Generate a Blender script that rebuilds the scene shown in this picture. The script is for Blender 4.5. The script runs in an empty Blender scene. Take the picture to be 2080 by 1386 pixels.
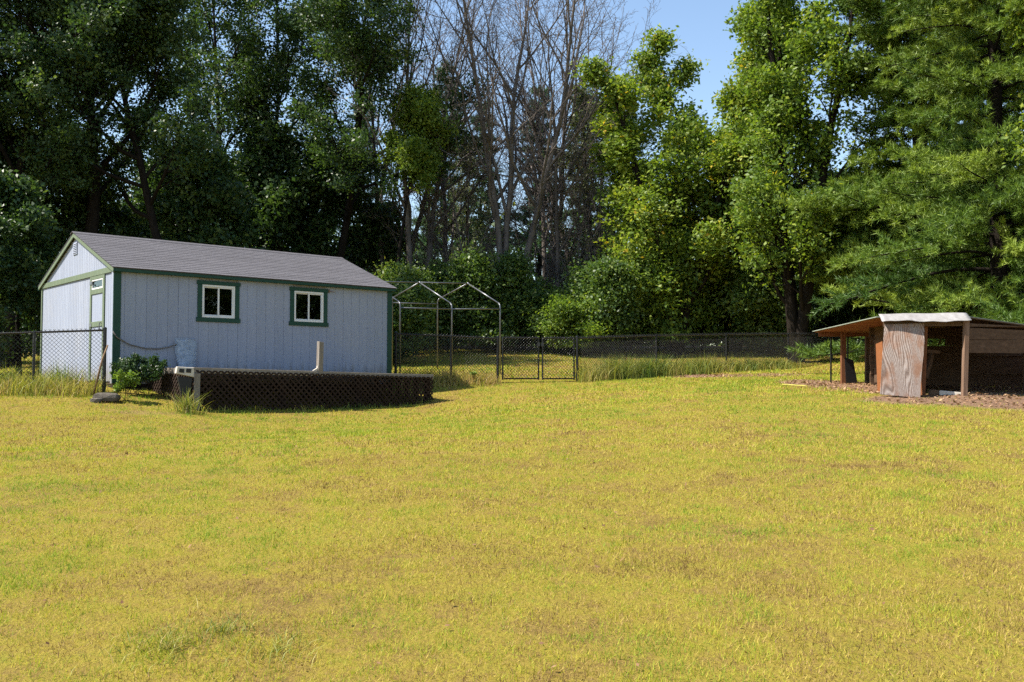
import bpy, math
import numpy as np
from mathutils import Vector, Matrix

# ---------------------------------------------------------------- camera, sky, sun, exposure
scene = bpy.context.scene
Z0 = 1.6                       # eye height above the ground at the camera
PITCH = math.radians(2.39)
FPX = 1963.0
cam_data = bpy.data.cameras.new('camera')
cam = bpy.data.objects.new('camera', cam_data)
scene.collection.objects.link(cam)
cam.location = (0, 0, Z0)
cam.rotation_euler = (math.radians(90) + PITCH, 0, 0)
cam_data.sensor_width = 36.0
cam_data.lens = FPX / 2080.0 * 36.0
cam_data.clip_start = 0.05
cam_data.clip_end = 3000
scene.camera = cam

SUN_AZ, SUN_EL = -101.0, 51.0   # degrees, azimuth from straight ahead, clockwise
world = bpy.data.worlds.new('World')
scene.world = world
world.use_nodes = True
wn = world.node_tree.nodes; wn.clear()
sky = wn.new('ShaderNodeTexSky'); sky.sky_type = 'NISHITA'; sky.sun_disc = False
sky.sun_elevation = math.radians(SUN_EL); sky.sun_rotation = math.radians(SUN_AZ)
sky.altitude = 250; sky.air_density = 1.15; sky.dust_density = 0.35; sky.ozone_density = 1.1
bg = wn.new('ShaderNodeBackground'); bg.inputs['Strength'].default_value = 0.105
wo = wn.new('ShaderNodeOutputWorld')
world.node_tree.links.new(sky.outputs[0], bg.inputs['Color'])
world.node_tree.links.new(bg.outputs[0], wo.inputs['Surface'])

sun_data = bpy.data.lights.new('sun', 'SUN')
sun_data.energy = 5.0; sun_data.angle = math.radians(0.53); sun_data.color = (1.0, 0.93, 0.82)
sun = bpy.data.objects.new('sun', sun_data); scene.collection.objects.link(sun)
_a, _e = math.radians(SUN_AZ), math.radians(SUN_EL)
sdir = Vector((math.sin(_a) * math.cos(_e), math.cos(_a) * math.cos(_e), math.sin(_e)))
sun.rotation_euler = sdir.to_track_quat('Z', 'Y').to_euler()
sun.location = sdir * 60

vs = scene.view_settings
vs.view_transform = 'Standard'; vs.look = 'None'; vs.exposure = 1.12; vs.gamma = 1.0; vs.use_curve_mapping = False
scene.cycles.max_bounces = 5; scene.cycles.diffuse_bounces = 2; scene.cycles.glossy_bounces = 2
scene.cycles.transmission_bounces = 3; scene.cycles.transparent_max_bounces = 8
scene.cycles.caustics_reflective = False; scene.cycles.caustics_refractive = False
scene.cycles.use_denoising = False
scene.cycles.use_adaptive_sampling = True; scene.cycles.adaptive_threshold = 0.015; scene.cycles.adaptive_min_samples = 48
scene.cycles.sample_clamp_indirect = 6.0

RNG = np.random.default_rng(11)
COL = scene.collection

def ray(px, py):
    x = (px - 1040) / FPX; y = -(py - 693) / FPX
    return np.array([x, math.cos(PITCH) - y * math.sin(PITCH), math.sin(PITCH) + y * math.cos(PITCH)])
def at(px, py, Y):
    d = ray(px, py); v = d * (Y / d[1]); return np.array([v[0], v[1], v[2] + Z0])

# ---------------------------------------------------------------- materials
MATS = {}
def node_mat(name):
    m = bpy.data.materials.new(name); m.use_nodes = True
    nt = m.node_tree; nt.nodes.clear()
    out = nt.nodes.new('ShaderNodeOutputMaterial')
    MATS[name] = m
    return m, nt, out
def nd(nt, kind, **kw):
    n = nt.nodes.new(kind)
    for k, v in kw.items():
        if k in n.inputs: n.inputs[k].default_value = v
        else: setattr(n, k, v)
    return n
def ramp(nt, fac, stops):
    r = nt.nodes.new('ShaderNodeValToRGB')
    e = r.color_ramp.elements
    while len(e) < len(stops): e.new(0.5)
    for el, (pos, c) in zip(e, stops):
        el.position = pos; el.color = (c[0], c[1], c[2], 1)
    nt.links.new(fac, r.inputs[0])
    return r.outputs[0]
def coords(nt, scale=(1, 1, 1), world_space=False):
    if world_space: src = nt.nodes.new('ShaderNodeNewGeometry').outputs['Position']
    else: src = nt.nodes.new('ShaderNodeTexCoord').outputs['Object']
    mp = nt.nodes.new('ShaderNodeMapping'); mp.inputs['Scale'].default_value = scale
    nt.links.new(src, mp.inputs[0]); return mp.outputs[0]
def noise(nt, vec, scale, detail=4, rough=0.55):
    n = nd(nt, 'ShaderNodeTexNoise', Scale=scale, Detail=detail, Roughness=rough)
    nt.links.new(vec, n.inputs['Vector']); return n.outputs['Fac']
def mixc(nt, fac, a, b, blend='MIX'):
    m = nt.nodes.new('ShaderNodeMix'); m.data_type = 'RGBA'; m.blend_type = blend
    for sock, v in ((0, fac), (6, a), (7, b)):
        if isinstance(v, (int, float)): m.inputs[sock].default_value = v
        elif isinstance(v, tuple): m.inputs[sock].default_value = (*v, 1)
        else: nt.links.new(v, m.inputs[sock])
    return m.outputs[2]
def bump(nt, h, strength=0.3, dist=0.01):
    b = nd(nt, 'ShaderNodeBump', Strength=strength, Distance=dist)
    nt.links.new(h, b.inputs['Height']); return b.outputs[0]
def principled(nt, out, color, rough=0.7, metal=0.0, spec=0.4, normal=None):
    p = nt.nodes.new('ShaderNodeBsdfPrincipled')
    if isinstance(color, tuple): p.inputs['Base Color'].default_value = (*color, 1)
    else: nt.links.new(color, p.inputs['Base Color'])
    if isinstance(rough, float): p.inputs['Roughness'].default_value = rough
    else: nt.links.new(rough, p.inputs['Roughness'])
    p.inputs['Metallic'].default_value = metal
    p.inputs['Specular IOR Level'].default_value = spec
    if normal is not None: nt.links.new(normal, p.inputs['Normal'])
    if out is not None: nt.links.new(p.outputs[0], out.inputs[0])
    return p
def weathered(name, stops, scale=(1, 1, 1), nscale=6.0, rough=0.75, spec=0.3, bstr=0.25, bdist=0.004, metal=0.0, per_object=0.0):
    m, nt, out = node_mat(name)
    v = coords(nt, scale)
    f = noise(nt, v, nscale, 6, 0.6)
    c = ramp(nt, f, stops)
    if per_object:
        oi = nt.nodes.new('ShaderNodeObjectInfo')
        hs = nt.nodes.new('ShaderNodeHueSaturation')
        mr = nd(nt, 'ShaderNodeMapRange'); mr.inputs[3].default_value = 1 - per_object; mr.inputs[4].default_value = 1 + per_object
        nt.links.new(oi.outputs['Random'], mr.inputs[0]); nt.links.new(mr.outputs[0], hs.inputs['Value'])
        nt.links.new(c, hs.inputs['Color']); c = hs.outputs[0]
    f2 = noise(nt, v, nscale * 7, 3, 0.6)
    principled(nt, out, c, rough, metal, spec, bump(nt, f2, bstr, bdist))
    return m
def siding_mat():
    m, nt, out = node_mat('siding_paint')
    v = coords(nt, (9, 9, .5)); f = noise(nt, v, 3.0, 6, .6)
    c = ramp(nt, f, [(0.2, (.225, .252, .325)), (0.5, (.265, .295, .372)), (0.85, (.30, .33, .405))])
    wv = coords(nt, (1, 1, 1), True)
    blot = noise(nt, wv, 1.1, 4, .6)
    c = mixc(nt, ramp(nt, blot, [(.5, (0, 0, 0)), (.75, (.35, .35, .35))]), c, (.33, .335, .36))
    oc = nt.nodes.new('ShaderNodeTexCoord'); sz = nt.nodes.new('ShaderNodeSeparateXYZ'); nt.links.new(oc.outputs['Object'], sz.inputs[0])
    sn_ = noise(nt, coords(nt, (14, 14, 2.0), True), 1.0, 5, .7)
    ad = nd(nt, 'ShaderNodeMath', operation='MULTIPLY_ADD'); ad.inputs[1].default_value = -1.1; nt.links.new(sn_, ad.inputs[0]); nt.links.new(sz.outputs[2], ad.inputs[2])
    mr = nd(nt, 'ShaderNodeMapRange'); mr.inputs[1].default_value = -.45; mr.inputs[2].default_value = -.2; mr.inputs[3].default_value = .6; mr.inputs[4].default_value = 0.0
    nt.links.new(ad.outputs[0], mr.inputs[0])
    c = mixc(nt, mr.outputs[0], c, (.17, .15, .12))
    oi = nt.nodes.new('ShaderNodeObjectInfo'); hs = nt.nodes.new('ShaderNodeHueSaturation')
    m2 = nd(nt, 'ShaderNodeMapRange'); m2.inputs[3].default_value = .96; m2.inputs[4].default_value = 1.04
    nt.links.new(oi.outputs['Random'], m2.inputs[0]); nt.links.new(m2.outputs[0], hs.inputs['Value']); nt.links.new(c, hs.inputs['Color'])
    f2 = noise(nt, v, 21, 3, .6)
    principled(nt, out, hs.outputs[0], .75, 0, .25, bump(nt, f2, .6, .004))
    return m
M_SIDING = siding_mat()
M_GREEN = weathered('green_trim_paint', [(0.25, (.005, .038, .024)), (0.8, (.009, .056, .035))], (3, 3, 3), 4, .55, .35, .25, .003)
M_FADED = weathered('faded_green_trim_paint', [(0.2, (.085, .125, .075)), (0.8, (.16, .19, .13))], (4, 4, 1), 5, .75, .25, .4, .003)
M_WHITE = weathered('white_vinyl', [(0.2, (.58, .58, .57)), (0.8, (.72, .72, .70))], (1, 1, 1), 5, .4, .4, .05, .002)
M_SHINGLE = weathered('asphalt_shingle', [(0.2, (.075, .072, .080)), (0.5, (.115, .11, .12)), (0.8, (.16, .155, .165))], (1, 1, 1), 38, .95, .15, .7, .006, per_object=.08)
M_FELT = weathered('roof_felt', [(0.2, (.05, .05, .055)), (0.8, (.08, .08, .085))], (1, 1, 1), 20, .95, .1)
M_DARKIN = weathered('bare_plywood', [(0.2, (.055, .040, .028)), (0.8, (.10, .075, .05))], (6, 6, 1), 4, .85, .1)
M_BLOCK = weathered('concrete', [(0.2, (.14, .13, .115)), (0.8, (.26, .245, .22))], (1, 1, 1), 14, .95, .15, .6, .008)
M_OLDWOOD = weathered('grey_weathered_wood', [(0.2, (.12, .10, .085)), (0.5, (.21, .185, .16)), (0.8, (.32, .29, .26))], (14, 14, 1.2), 2.2, .9, .12, .6, .006, per_object=.1)
M_OLDWOODX = weathered('grey_weathered_rim', [(0.2, (.12, .10, .085)), (0.5, (.21, .185, .16)), (0.8, (.32, .29, .26))], (1.2, 14, 14), 2.2, .9, .12, .6, .006, per_object=.1)
M_LATTICE = weathered('stained_lattice_wood', [(0.2, (.018, .012, .009)), (0.8, (.045, .029, .022))], (8, 8, 8), 3, .9, .12, .5, .003, per_object=.25)
M_POSTRED = weathered('red_brown_post_wood', [(0.2, (.11, .045, .020)), (0.6, (.20, .085, .040)), (0.85, (.30, .16, .09))], (14, 14, 1), 2.5, .85, .15, .5, .005, per_object=.1)
M_PLYRED = weathered('orange_plywood', [(0.2, (.17, .060, .022)), (0.6, (.26, .10, .038)), (0.85, (.35, .16, .07))], (2, 14, 14), 2.2, .8, .15, .3, .003, per_object=.14)
M_SIDEB = weathered('grey_brown_board', [(0.2, (.062, .038, .024)), (0.6, (.122, .078, .050)), (0.85, (.185, .125, .085))], (1, 10, 10), 2.2, .9, .12, .5, .004, per_object=.1)
M_POSTB = weathered('brown_grey_post_wood', [(0.2, (.11, .065, .042)), (0.6, (.21, .135, .092)), (0.85, (.31, .23, .175))], (14, 14, 1), 2.5, .85, .15, .5, .005)
M_PALE = weathered('pale_new_timber', [(0.2, (.40, .36, .31)), (0.8, (.55, .52, .46))], (1, 10, 10), 3, .8, .2, .3, .003)
M_ROOFEDGE = weathered('mossy_roof_edge', [(0.2, (.14, .17, .12)), (0.8, (.33, .36, .31))], (2, 2, 2), 5, .9, .15)
M_TIN = weathered('galvanised_tin', [(0.2, (.17, .155, .145)), (0.5, (.28, .265, .255)), (0.8, (.37, .355, .345))], (3, 1, 1), 4, .5, .5, .1, .002, metal=.0)
M_PIPE = weathered('galvanised_pipe', [(0.2, (.12, .125, .135)), (0.8, (.22, .228, .24))], (2, 2, 2), 6, .35, .5, .1, .001, metal=.6)
M_BLACK = weathered('black_vinyl_coat', [(0.2, (.006, .006, .007)), (0.8, (.014, .014, .015))], (3, 3, 3), 5, .35, .5, .1, .001)
M_WIRE = weathered('black_vinyl_wire', [(0.2, (.010, .010, .011)), (0.8, (.022, .022, .023))], (3, 3, 3), 5, .32, .6, .05, .001)
M_CABLE = weathered('dull_cable', [(0.2, (.10, .09, .08)), (0.8, (.18, .165, .15))], (4, 4, 4), 6, .6, .3)
M_STONE = weathered('dark_stone', [(0.2, (.07, .06, .05)), (0.8, (.16, .14, .115))], (1, 1, 1), 9, .95, .15, .8, .02)
M_BARK = weathered('dark_bark', [(0.25, (.010, .008, .006)), (0.8, (.034, .027, .022))], (5, 5, 1.2), 3, .95, .1, .9, .03)
M_DEADBARK = weathered('dead_grey_brown_bark', [(0.25, (.065, .054, .048)), (0.55, (.14, .12, .108)), (0.85, (.26, .235, .215))], (3, 3, .8), 2.2, .95, .1, .8, .02)
M_DEBRIS = weathered('brown_debris', [(0.2, (.11, .06, .035)), (0.8, (.30, .19, .11))], (3, 3, 3), 5, .95, .1, .8, .01)
M_STICK = weathered('stick_wood', [(0.2, (.16, .10, .06)), (0.8, (.30, .20, .12))], (8, 8, 1), 3, .9, .1)
M_YELLOW = weathered('yellow_hose', [(0.2, (.45, .42, .08)), (0.8, (.60, .56, .12))], (4, 4, 4), 5, .5, .3)
M_BLACKP = weathered('black_plastic', [(0.2, (.008, .008, .009)), (0.8, (.02, .02, .02))], (4, 4, 4), 5, .5, .3)

def grain_mat(name):
    # weathered plywood: bold cathedral grain, grey-white raised bands over red-brown
    m, nt, out = node_mat(name)
    v = coords(nt, (1, 1, 1))
    n1 = nd(nt, 'ShaderNodeTexNoise', Scale=1.5, Detail=1.5, Roughness=.45)
    mp = nt.nodes.new('ShaderNodeMapping'); mp.inputs['Scale'].default_value = (1.5, 1, .26)
    nt.links.new(v, mp.inputs[0]); nt.links.new(mp.outputs[0], n1.inputs['Vector'])
    sx = nt.nodes.new('ShaderNodeSeparateXYZ'); nt.links.new(v, sx.inputs[0])
    mx_ = nd(nt, 'ShaderNodeMath', operation='MULTIPLY'); mx_.inputs[1].default_value = 30.0; nt.links.new(sx.outputs[0], mx_.inputs[0])
    mul = nd(nt, 'ShaderNodeMath', operation='MULTIPLY_ADD'); mul.inputs[1].default_value = 34.0
    nt.links.new(n1.outputs['Fac'], mul.inputs[0]); nt.links.new(mx_.outputs[0], mul.inputs[2])
    sn = nd(nt, 'ShaderNodeMath', operation='SINE'); 
    m2 = nd(nt, 'ShaderNodeMath', operation='MULTIPLY'); m2.inputs[1].default_value = 6.283
    nt.links.new(mul.outputs[0], m2.inputs[0]); nt.links.new(m2.outputs[0], sn.inputs[0])
    a = nd(nt, 'ShaderNodeMapRange'); a.inputs[1].default_value = -1; a.inputs[2].default_value = 1
    nt.links.new(sn.outputs[0], a.inputs[0])
    fine = noise(nt, coords(nt, (60, 60, 2.5)), 2.0, 5, .65)
    patch = noise(nt, coords(nt, (5, 5, 1.6)), 1.3, 4, .6)
    grain = mixc(nt, .70, a.outputs[0], fine)
    gs = nt.nodes.new('ShaderNodeSeparateColor'); nt.links.new(grain, gs.inputs[0])
    c1 = ramp(nt, gs.outputs[0], [(0.25, (.10, .068, .055)), (0.5, (.25, .195, .165)), (0.75, (.43, .375, .345))])
    c2 = ramp(nt, gs.outputs[0], [(0.25, (.12, .06, .038)), (0.5, (.22, .115, .07)), (0.78, (.33, .20, .14))])
    pf = ramp(nt, patch, [(0.46, (0, 0, 0)), (0.66, (.9, .9, .9))])
    c = mixc(nt, pf, c1, c2)
    principled(nt, out, c, .85, 0, .2, bump(nt, gs.outputs[0], .6, .004))
    return m
M_GRAIN = grain_mat('raised_grain_plywood')

def glass_mat():
    m, nt, out = node_mat('window_glass')
    g = nd(nt, 'ShaderNodeBsdfGlossy', Roughness=.02); g.inputs[0].default_value = (.9, .95, 1, 1)
    t = nt.nodes.new('ShaderNodeBsdfTransparent'); t.inputs[0].default_value = (.55, .6, .58, 1)
    lw = nt.nodes.new('ShaderNodeLayerWeight')
    pw = nd(nt, 'ShaderNodeMath', operation='POWER'); pw.inputs[1].default_value = 4.0; nt.links.new(lw.outputs['Facing'], pw.inputs[0])
    fr = nd(nt, 'ShaderNodeMath', operation='MULTIPLY_ADD'); fr.inputs[1].default_value = .6; fr.inputs[2].default_value = .03; nt.links.new(pw.outputs[0], fr.inputs[0])
    mx = nt.nodes.new('ShaderNodeMixShader')
    nt.links.new(fr.outputs[0], mx.inputs[0]); nt.links.new(t.outputs[0], mx.inputs[1]); nt.links.new(g.outputs[0], mx.inputs[2])
    nt.links.new(mx.outputs[0], out.inputs[0]); return m
M_GLASS = glass_mat()

def plastic_mat():
    m, nt, out = node_mat('clear_wrinkled_plastic')
    v = coords(nt, (1, 1, 1)); f = noise(nt, v, 9, 5, .7)
    p = principled(nt, None, ramp(nt, f, [(.3, (.34, .42, .52)), (.7, (.48, .56, .66))]), .25, 0, .6, bump(nt, f, .8, .02))
    t = nt.nodes.new('ShaderNodeBsdfTransparent')
    mx = nt.nodes.new('ShaderNodeMixShader')
    fac = ramp(nt, f, [(.38, (.30, .30, .30)), (.66, (.60, .60, .60))])
    nt.links.new(fac, mx.inputs[0]); nt.links.new(t.outputs[0], mx.inputs[1]); nt.links.new(p.outputs[0], mx.inputs[2])
    nt.links.new(mx.outputs[0], out.inputs[0]); return m
M_PLASTIC = plastic_mat()

def leaf_mat(name, stops, transl=.38, rough=.42, spec=.45, tcol=1.25):
    m, nt, out = node_mat(name)
    at_ = nt.nodes.new('ShaderNodeAttribute'); at_.attribute_name = 'tint'
    c = ramp(nt, at_.outputs['Fac'], stops)
    p = principled(nt, None, c, rough, 0, spec)
    t = nt.nodes.new('ShaderNodeBsdfTranslucent')
    tc = mixc(nt, 1.0, c, (tcol, tcol * 1.05, tcol * .45), 'MULTIPLY')
    nt.links.new(tc, t.inputs[0])
    mx = nt.nodes.new('ShaderNodeMixShader'); mx.inputs[0].default_value = transl
    nt.links.new(p.outputs[0], mx.inputs[1]); nt.links.new(t.outputs[0], mx.inputs[2])
    nt.links.new(mx.outputs[0], out.inputs[0]); return m
M_LEAF_DARK = leaf_mat('dark_oak_leaf', [(0, (.026, .056, .020)), (.5, (.052, .098, .030)), (.85, (.105, .155, .038)), (1, (.16, .20, .045))], .36, .45, .4)
M_LEAF_MAPLE = leaf_mat('maple_leaf', [(0, (.065, .125, .026)), (.45, (.145, .22, .036)), (.8, (.26, .32, .044)), (.96, (.35, .36, .048)), (1, (.55, .38, .04))], .42, .5, .3)
M_LEAF_MID = leaf_mat('shrub_leaf', [(0, (.045, .092, .028)), (.5, (.10, .165, .040)), (.9, (.20, .25, .055)), (1, (.30, .29, .07))], .42, .45, .4)
M_LEAF_GREY = leaf_mat('grey_green_leaf', [(0, (.07, .09, .045)), (.5, (.12, .145, .07)), (1, (.19, .20, .10))], .35, .5, .35)
M_PINE = leaf_mat('white_pine_needles', [(0, (.045, .095, .020)), (.5, (.108, .180, .030)), (1, (.27, .345, .055))], .26, .5, .3)
M_PINE_FAR = leaf_mat('blue_green_needles', [(0, (.028, .068, .038)), (.5, (.052, .11, .058)), (1, (.10, .165, .08))], .3, .5, .3)
M_GRASS = leaf_mat('lawn_blade', [(0, (.14, .08, .04)), (.14, (.38, .25, .125)), (.30, (.53, .395, .125)), (.46, (.485, .415, .065)), (.66, (.395, .41, .046)), (1, (.20, .295, .036))], .36, .65, .10, 1.15)
M_WEED = leaf_mat('tall_grass_blade', [(0, (.34, .20, .09)), (.25, (.42, .32, .11)), (.55, (.30, .30, .06)), (1, (.11, .18, .035))], .35, .5, .25)
M_CHIP = leaf_mat('fallen_leaf_litter', [(0, (.12, .06, .032)), (.5, (.25, .145, .08)), (1, (.42, .28, .165))], .1, .8, .15)
M_FLOWER = leaf_mat('pale_flower_petal', [(0, (.50, .52, .30)), (1, (.78, .76, .60))], .3, .6, .2)

# ---------------------------------------------------------------- mesh helpers
def link(o, parent=None):
    COL.objects.link(o)
    if parent is not None: o.parent = parent
    return o
def tag(o, label, category=None, group=None, kind=None):
    if label: o['label'] = label
    if category: o['category'] = category
    if group: o['group'] = group
    if kind: o['kind'] = kind
    return o
def empty(name, loc, rz=0.0, label=None, category=None, group=None):
    o = bpy.data.objects.new(name, None); o.empty_display_size = .2
    o.location = [float(v) for v in loc]; o.rotation_euler = (0, 0, rz)
    link(o)
    return tag(o, label, category, group)
def mesh_np(name, V, faces_n, F, mat, smooth=False, tint=None):
    """V (n,3); F (m,k) all k-gons"""
    me = bpy.data.meshes.new(name)
    V = np.ascontiguousarray(V, dtype=np.float32); F = np.ascontiguousarray(F, dtype=np.int32)
    k = F.shape[1]; m = F.shape[0]
    me.vertices.add(len(V)); me.vertices.foreach_set('co', V.ravel())
    me.loops.add(m * k); me.loops.foreach_set('vertex_index', F.ravel())
    me.polygons.add(m)
    me.polygons.foreach_set('loop_start', np.arange(0, m * k, k, dtype=np.int32))
    if smooth: me.polygons.foreach_set('use_smooth', np.ones(m, dtype=bool))
    me.update(calc_edges=True)
    if tint is not None:
        a = me.attributes.new('tint', 'FLOAT', 'FACE'); a.data.foreach_set('value', np.ascontiguousarray(np.clip(tint, 0, 1), dtype=np.float32))
    me.materials.append(mat)
    return me
def obj_from(me, name, parent=None):
    return link(bpy.data.objects.new(name, me), parent)
class MB:
    def __init__(s): s.v = []; s.f = []
    def add(s, vs_, fs):
        n = len(s.v); s.v += [tuple(map(float, q)) for q in vs_]; s.f += [[i + n for i in f] for f in fs]; return s
    def box(s, lo, hi):
        x0, y0, z0 = lo; x1, y1, z1 = hi
        return s.add([(x0,y0,z0),(x1,y0,z0),(x1,y1,z0),(x0,y1,z0),(x0,y0,z1),(x1,y0,z1),(x1,y1,z1),(x0,y1,z1)],
                     [(0,3,2,1),(4,5,6,7),(0,1,5,4),(1,2,6,5),(2,3,7,6),(3,0,4,7)])
    def hexa(s, p):   # eight corners, bottom ring then top ring
        return s.add(p, [(0,3,2,1),(4,5,6,7),(0,1,5,4),(1,2,6,5),(2,3,7,6),(3,0,4,7)])
    def prism(s, poly, vec):
        n = len(poly); v = [np.array(q, float) for q in poly] ; w = [q + np.array(vec, float) for q in v]
        return s.add(v + w, [tuple(range(n))[::-1], tuple(range(n, 2 * n))] + [(i, (i + 1) % n, n + (i + 1) % n, n + i) for i in range(n)])
    def beam(s, a, b, w, h, up=(0, 0, 1)):
        a = np.array(a, float); b = np.array(b, float); d = (b - a) / np.linalg.norm(b - a)
        up = np.array(up, float); r = np.cross(d, up)
        if np.linalg.norm(r) < 1e-4: r = np.cross(d, (0, 1, 0))
        r /= np.linalg.norm(r); u = np.cross(r, d)
        c = [(-r*w - u*h)/2, (r*w - u*h)/2, (r*w + u*h)/2, (-r*w + u*h)/2]
        return s.add([a + q for q in c] + [b + q for q in c], [(0,3,2,1),(4,5,6,7),(0,1,5,4),(1,2,6,5),(2,3,7,6),(3,0,4,7)])
    def tube(s, pts, rad, n=8, cap=True):
        V, F = tube_arrays(np.array(pts, float), np.broadcast_to(np.array(rad, float), (len(pts),)), n)
        k = len(pts)
        s.add(V, [tuple(f) for f in F])
        if cap:
            b = len(s.v) - k * n
            s.f.append([b + i for i in range(n)][::-1]); s.f.append([b + (k - 1) * n + i for i in range(n)])
        return s
    def build(s, name, mat, parent=None, smooth=False, bevel=0.0):
        me = bpy.data.meshes.new(name); me.from_pydata(s.v, [], s.f); me.materials.append(mat)
        if smooth:
            me.polygons.foreach_set('use_smooth', np.ones(len(me.polygons), dtype=bool))
        me.update()
        o = obj_from(me, name, parent)
        if bevel:
            b = o.modifiers.new('bevel', 'BEVEL'); b.width = bevel; b.segments = 1; b.limit_method = 'ANGLE'
        return o
def tube_arrays(P, R, n):
    k = len(P)
    T = np.empty_like(P); T[1:-1] = P[2:] - P[:-2]; T[0] = P[1] - P[0]; T[-1] = P[-1] - P[-2]
    T /= np.linalg.norm(T, axis=1)[:, None] + 1e-9
    ref = np.array([0.31, 0.22, 0.92]) if abs(T[0, 2]) < .8 else np.array([0.95, 0.2, 0.1])
    A = np.cross(T, ref); A /= np.linalg.norm(A, axis=1)[:, None] + 1e-9
    B = np.cross(T, A)
    th = np.arange(n) * 2 * math.pi / n
    V = (P[:, None, :] + R[:, None, None] * (A[:, None, :] * np.cos(th)[None, :, None] + B[:, None, :] * np.sin(th)[None, :, None])).reshape(-1, 3)
    i = np.arange(k - 1)[:, None] * n; j = np.arange(n)[None, :]; j2 = (np.arange(n)[None, :] + 1) % n
    F = np.stack([i + j, i + j2, i + n + j2, i + n + j], -1).reshape(-1, 4)
    return V, F
def tubes_mesh(name, tubes, mat):
    Vs, Fs, off = [], [], 0
    for P, R, n in tubes:
        V, F = tube_arrays(P, R, n); Vs.append(V); Fs.append(F + off); off += len(V)
    return mesh_np(name, np.concatenate(Vs), 4, np.concatenate(Fs), mat, smooth=True)

def vnoise(x, y, sc, seed=0):
    x = x / sc; y = y / sc
    xi = np.floor(x).astype(np.int64); yi = np.floor(y).astype(np.int64); fx = x - xi; fy = y - yi
    fx = fx * fx * (3 - 2 * fx); fy = fy * fy * (3 - 2 * fy)
    def h(a, b):
        n = (a * 374761393 + b * 668265263 + seed * 982451653) & 0xffffffff
        n = ((n ^ (n >> 13)) * 1274126177) & 0xffffffff
        return ((n ^ (n >> 16)) & 0xffff) / 65535.0
    return (h(xi, yi) * (1 - fx) + h(xi + 1, yi) * fx) * (1 - fy) + (h(xi, yi + 1) * (1 - fx) + h(xi + 1, yi + 1) * fx) * fy
def fbm(x, y, sc, seed=0, oct=4):
    s = 0; a = .5; t = 0
    for o in range(oct):
        s = s + a * vnoise(x, y, sc / 2 ** o, seed + o * 17); t += a; a *= .55
    return s / t

# ---------------------------------------------------------------- terrain
CTRL = np.array([(-5.5,16.6,-.55),(-1.7,20.0,-.46),(.6,23.5,-.03),(3.85,26,.15),(6.2,28,.29),(8.7,30.5,.44),(7,16,-.27),(8.6,16.2,-.27),
                 (6.4,20,-.04),(-9,16.9,-.27),(-7.4,17.7,-.16),(-9.8,21,.0),(-3.0,23,-.02),
                 (0,12,-.70),(8,11,-.74),(-8,11,-.78),(0,5,-1.23),(6,5,-1.2),(-6,5,-1.25),(0,30,.42),(-10,30,.45),(14,22,.12),(13,30,.55),(2.5,19,-.22)])
def base_z(Y):
    return -1.6 + .075 * np.minimum(Y, 20) + .055 * np.clip(Y - 20, 0, 10) + .09 * np.clip(Y - 30, 0, 12) + .035 * np.clip(Y - 42, 0, 100)
_S = 3.2
_D = np.exp(-((CTRL[:, None, :2] - CTRL[None, :, :2]) ** 2).sum(-1) / (2 * _S * _S))
_W = np.linalg.solve(_D + np.eye(len(CTRL)) * .03, CTRL[:, 2] - base_z(CTRL[:, 1]))
def gz(X, Y):
    X = np.asarray(X, float); Y = np.asarray(Y, float)
    z = base_z(Y)
    for (cx, cy, _), w in zip(CTRL, _W):
        z = z + w * np.exp(-((X - cx) ** 2 + (Y - cy) ** 2) / (2 * _S * _S))
    z = z + (fbm(X + 100, Y + 100, 1.1, 5, 3) - .5) * .05
    m = np.exp(-(((X - 7.6) / 2.6) ** 2 + ((Y - 15.8) / 1.0) ** 2))
    z = z + m * (fbm(X + 50, Y + 50, .5, 9, 3) - .35) * .10
    return z + Z0
def g(X, Y): return float(gz(X, Y))

def axis_vals(lo, hi, step, far):
    inner = np.arange(lo, hi + 1e-6, step)
    out = []; d = step; v = hi
    while v < far: d *= 1.35; v += d; out.append(v)
    neg = []; d = step; v = lo
    while v > -far: d *= 1.35; v -= d; neg.append(v)
    return np.concatenate([np.array(neg)[::-1], inner, np.array(out)])
gx = axis_vals(-15, 17, .22, 600); gy = axis_vals(1.5, 40, .22, 600)
GX, GY = np.meshgrid(gx, gy)
GV = np.stack([GX, GY, gz(GX, GY)], -1).reshape(-1, 3)
nx, ny = len(gx), len(gy)
ii = (np.arange(ny - 1)[:, None] * nx + np.arange(nx - 1)[None, :]).ravel()
GF = np.stack([ii, ii + 1, ii + nx + 1, ii + nx], -1)

def dirt_mask(X, Y):
    n = (fbm(X + 30, Y + 70, 1.3, 3, 4) - .5)
    a = 1 - (((X - 8.0) / 2.7) ** 2 + ((Y - 15.5) / 1.35) ** 2) + n * 1.5
    b = 1 - (((X - 6.7) / 1.2) ** 2 + ((Y - 19.5) / 3.6) ** 2) + n * 1.6
    c = 1 - (((X - 5.7) / 2.2) ** 2 + ((Y - 25.5) / 1.2) ** 2) + n * 1.6
    d = 1 - (((X - 8.6) / 2.4) ** 2 + ((Y - 18.4) / 2.4) ** 2)
    e = .25 - (((X + 5.9) / 1.2) ** 2 + ((Y - 16.1) / .45) ** 2) + n * 1.4
    return np.clip(np.maximum.reduce([a, b, c * .45, d, e]) * 2.2, 0, 1)
def wood_mask(X, Y):
    return np.clip((Y - (38.5 + .1 * X + (fbm(X + 9, Y, 3, 8, 3) - .5) * 4)) / 1.5, 0, 1)

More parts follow.
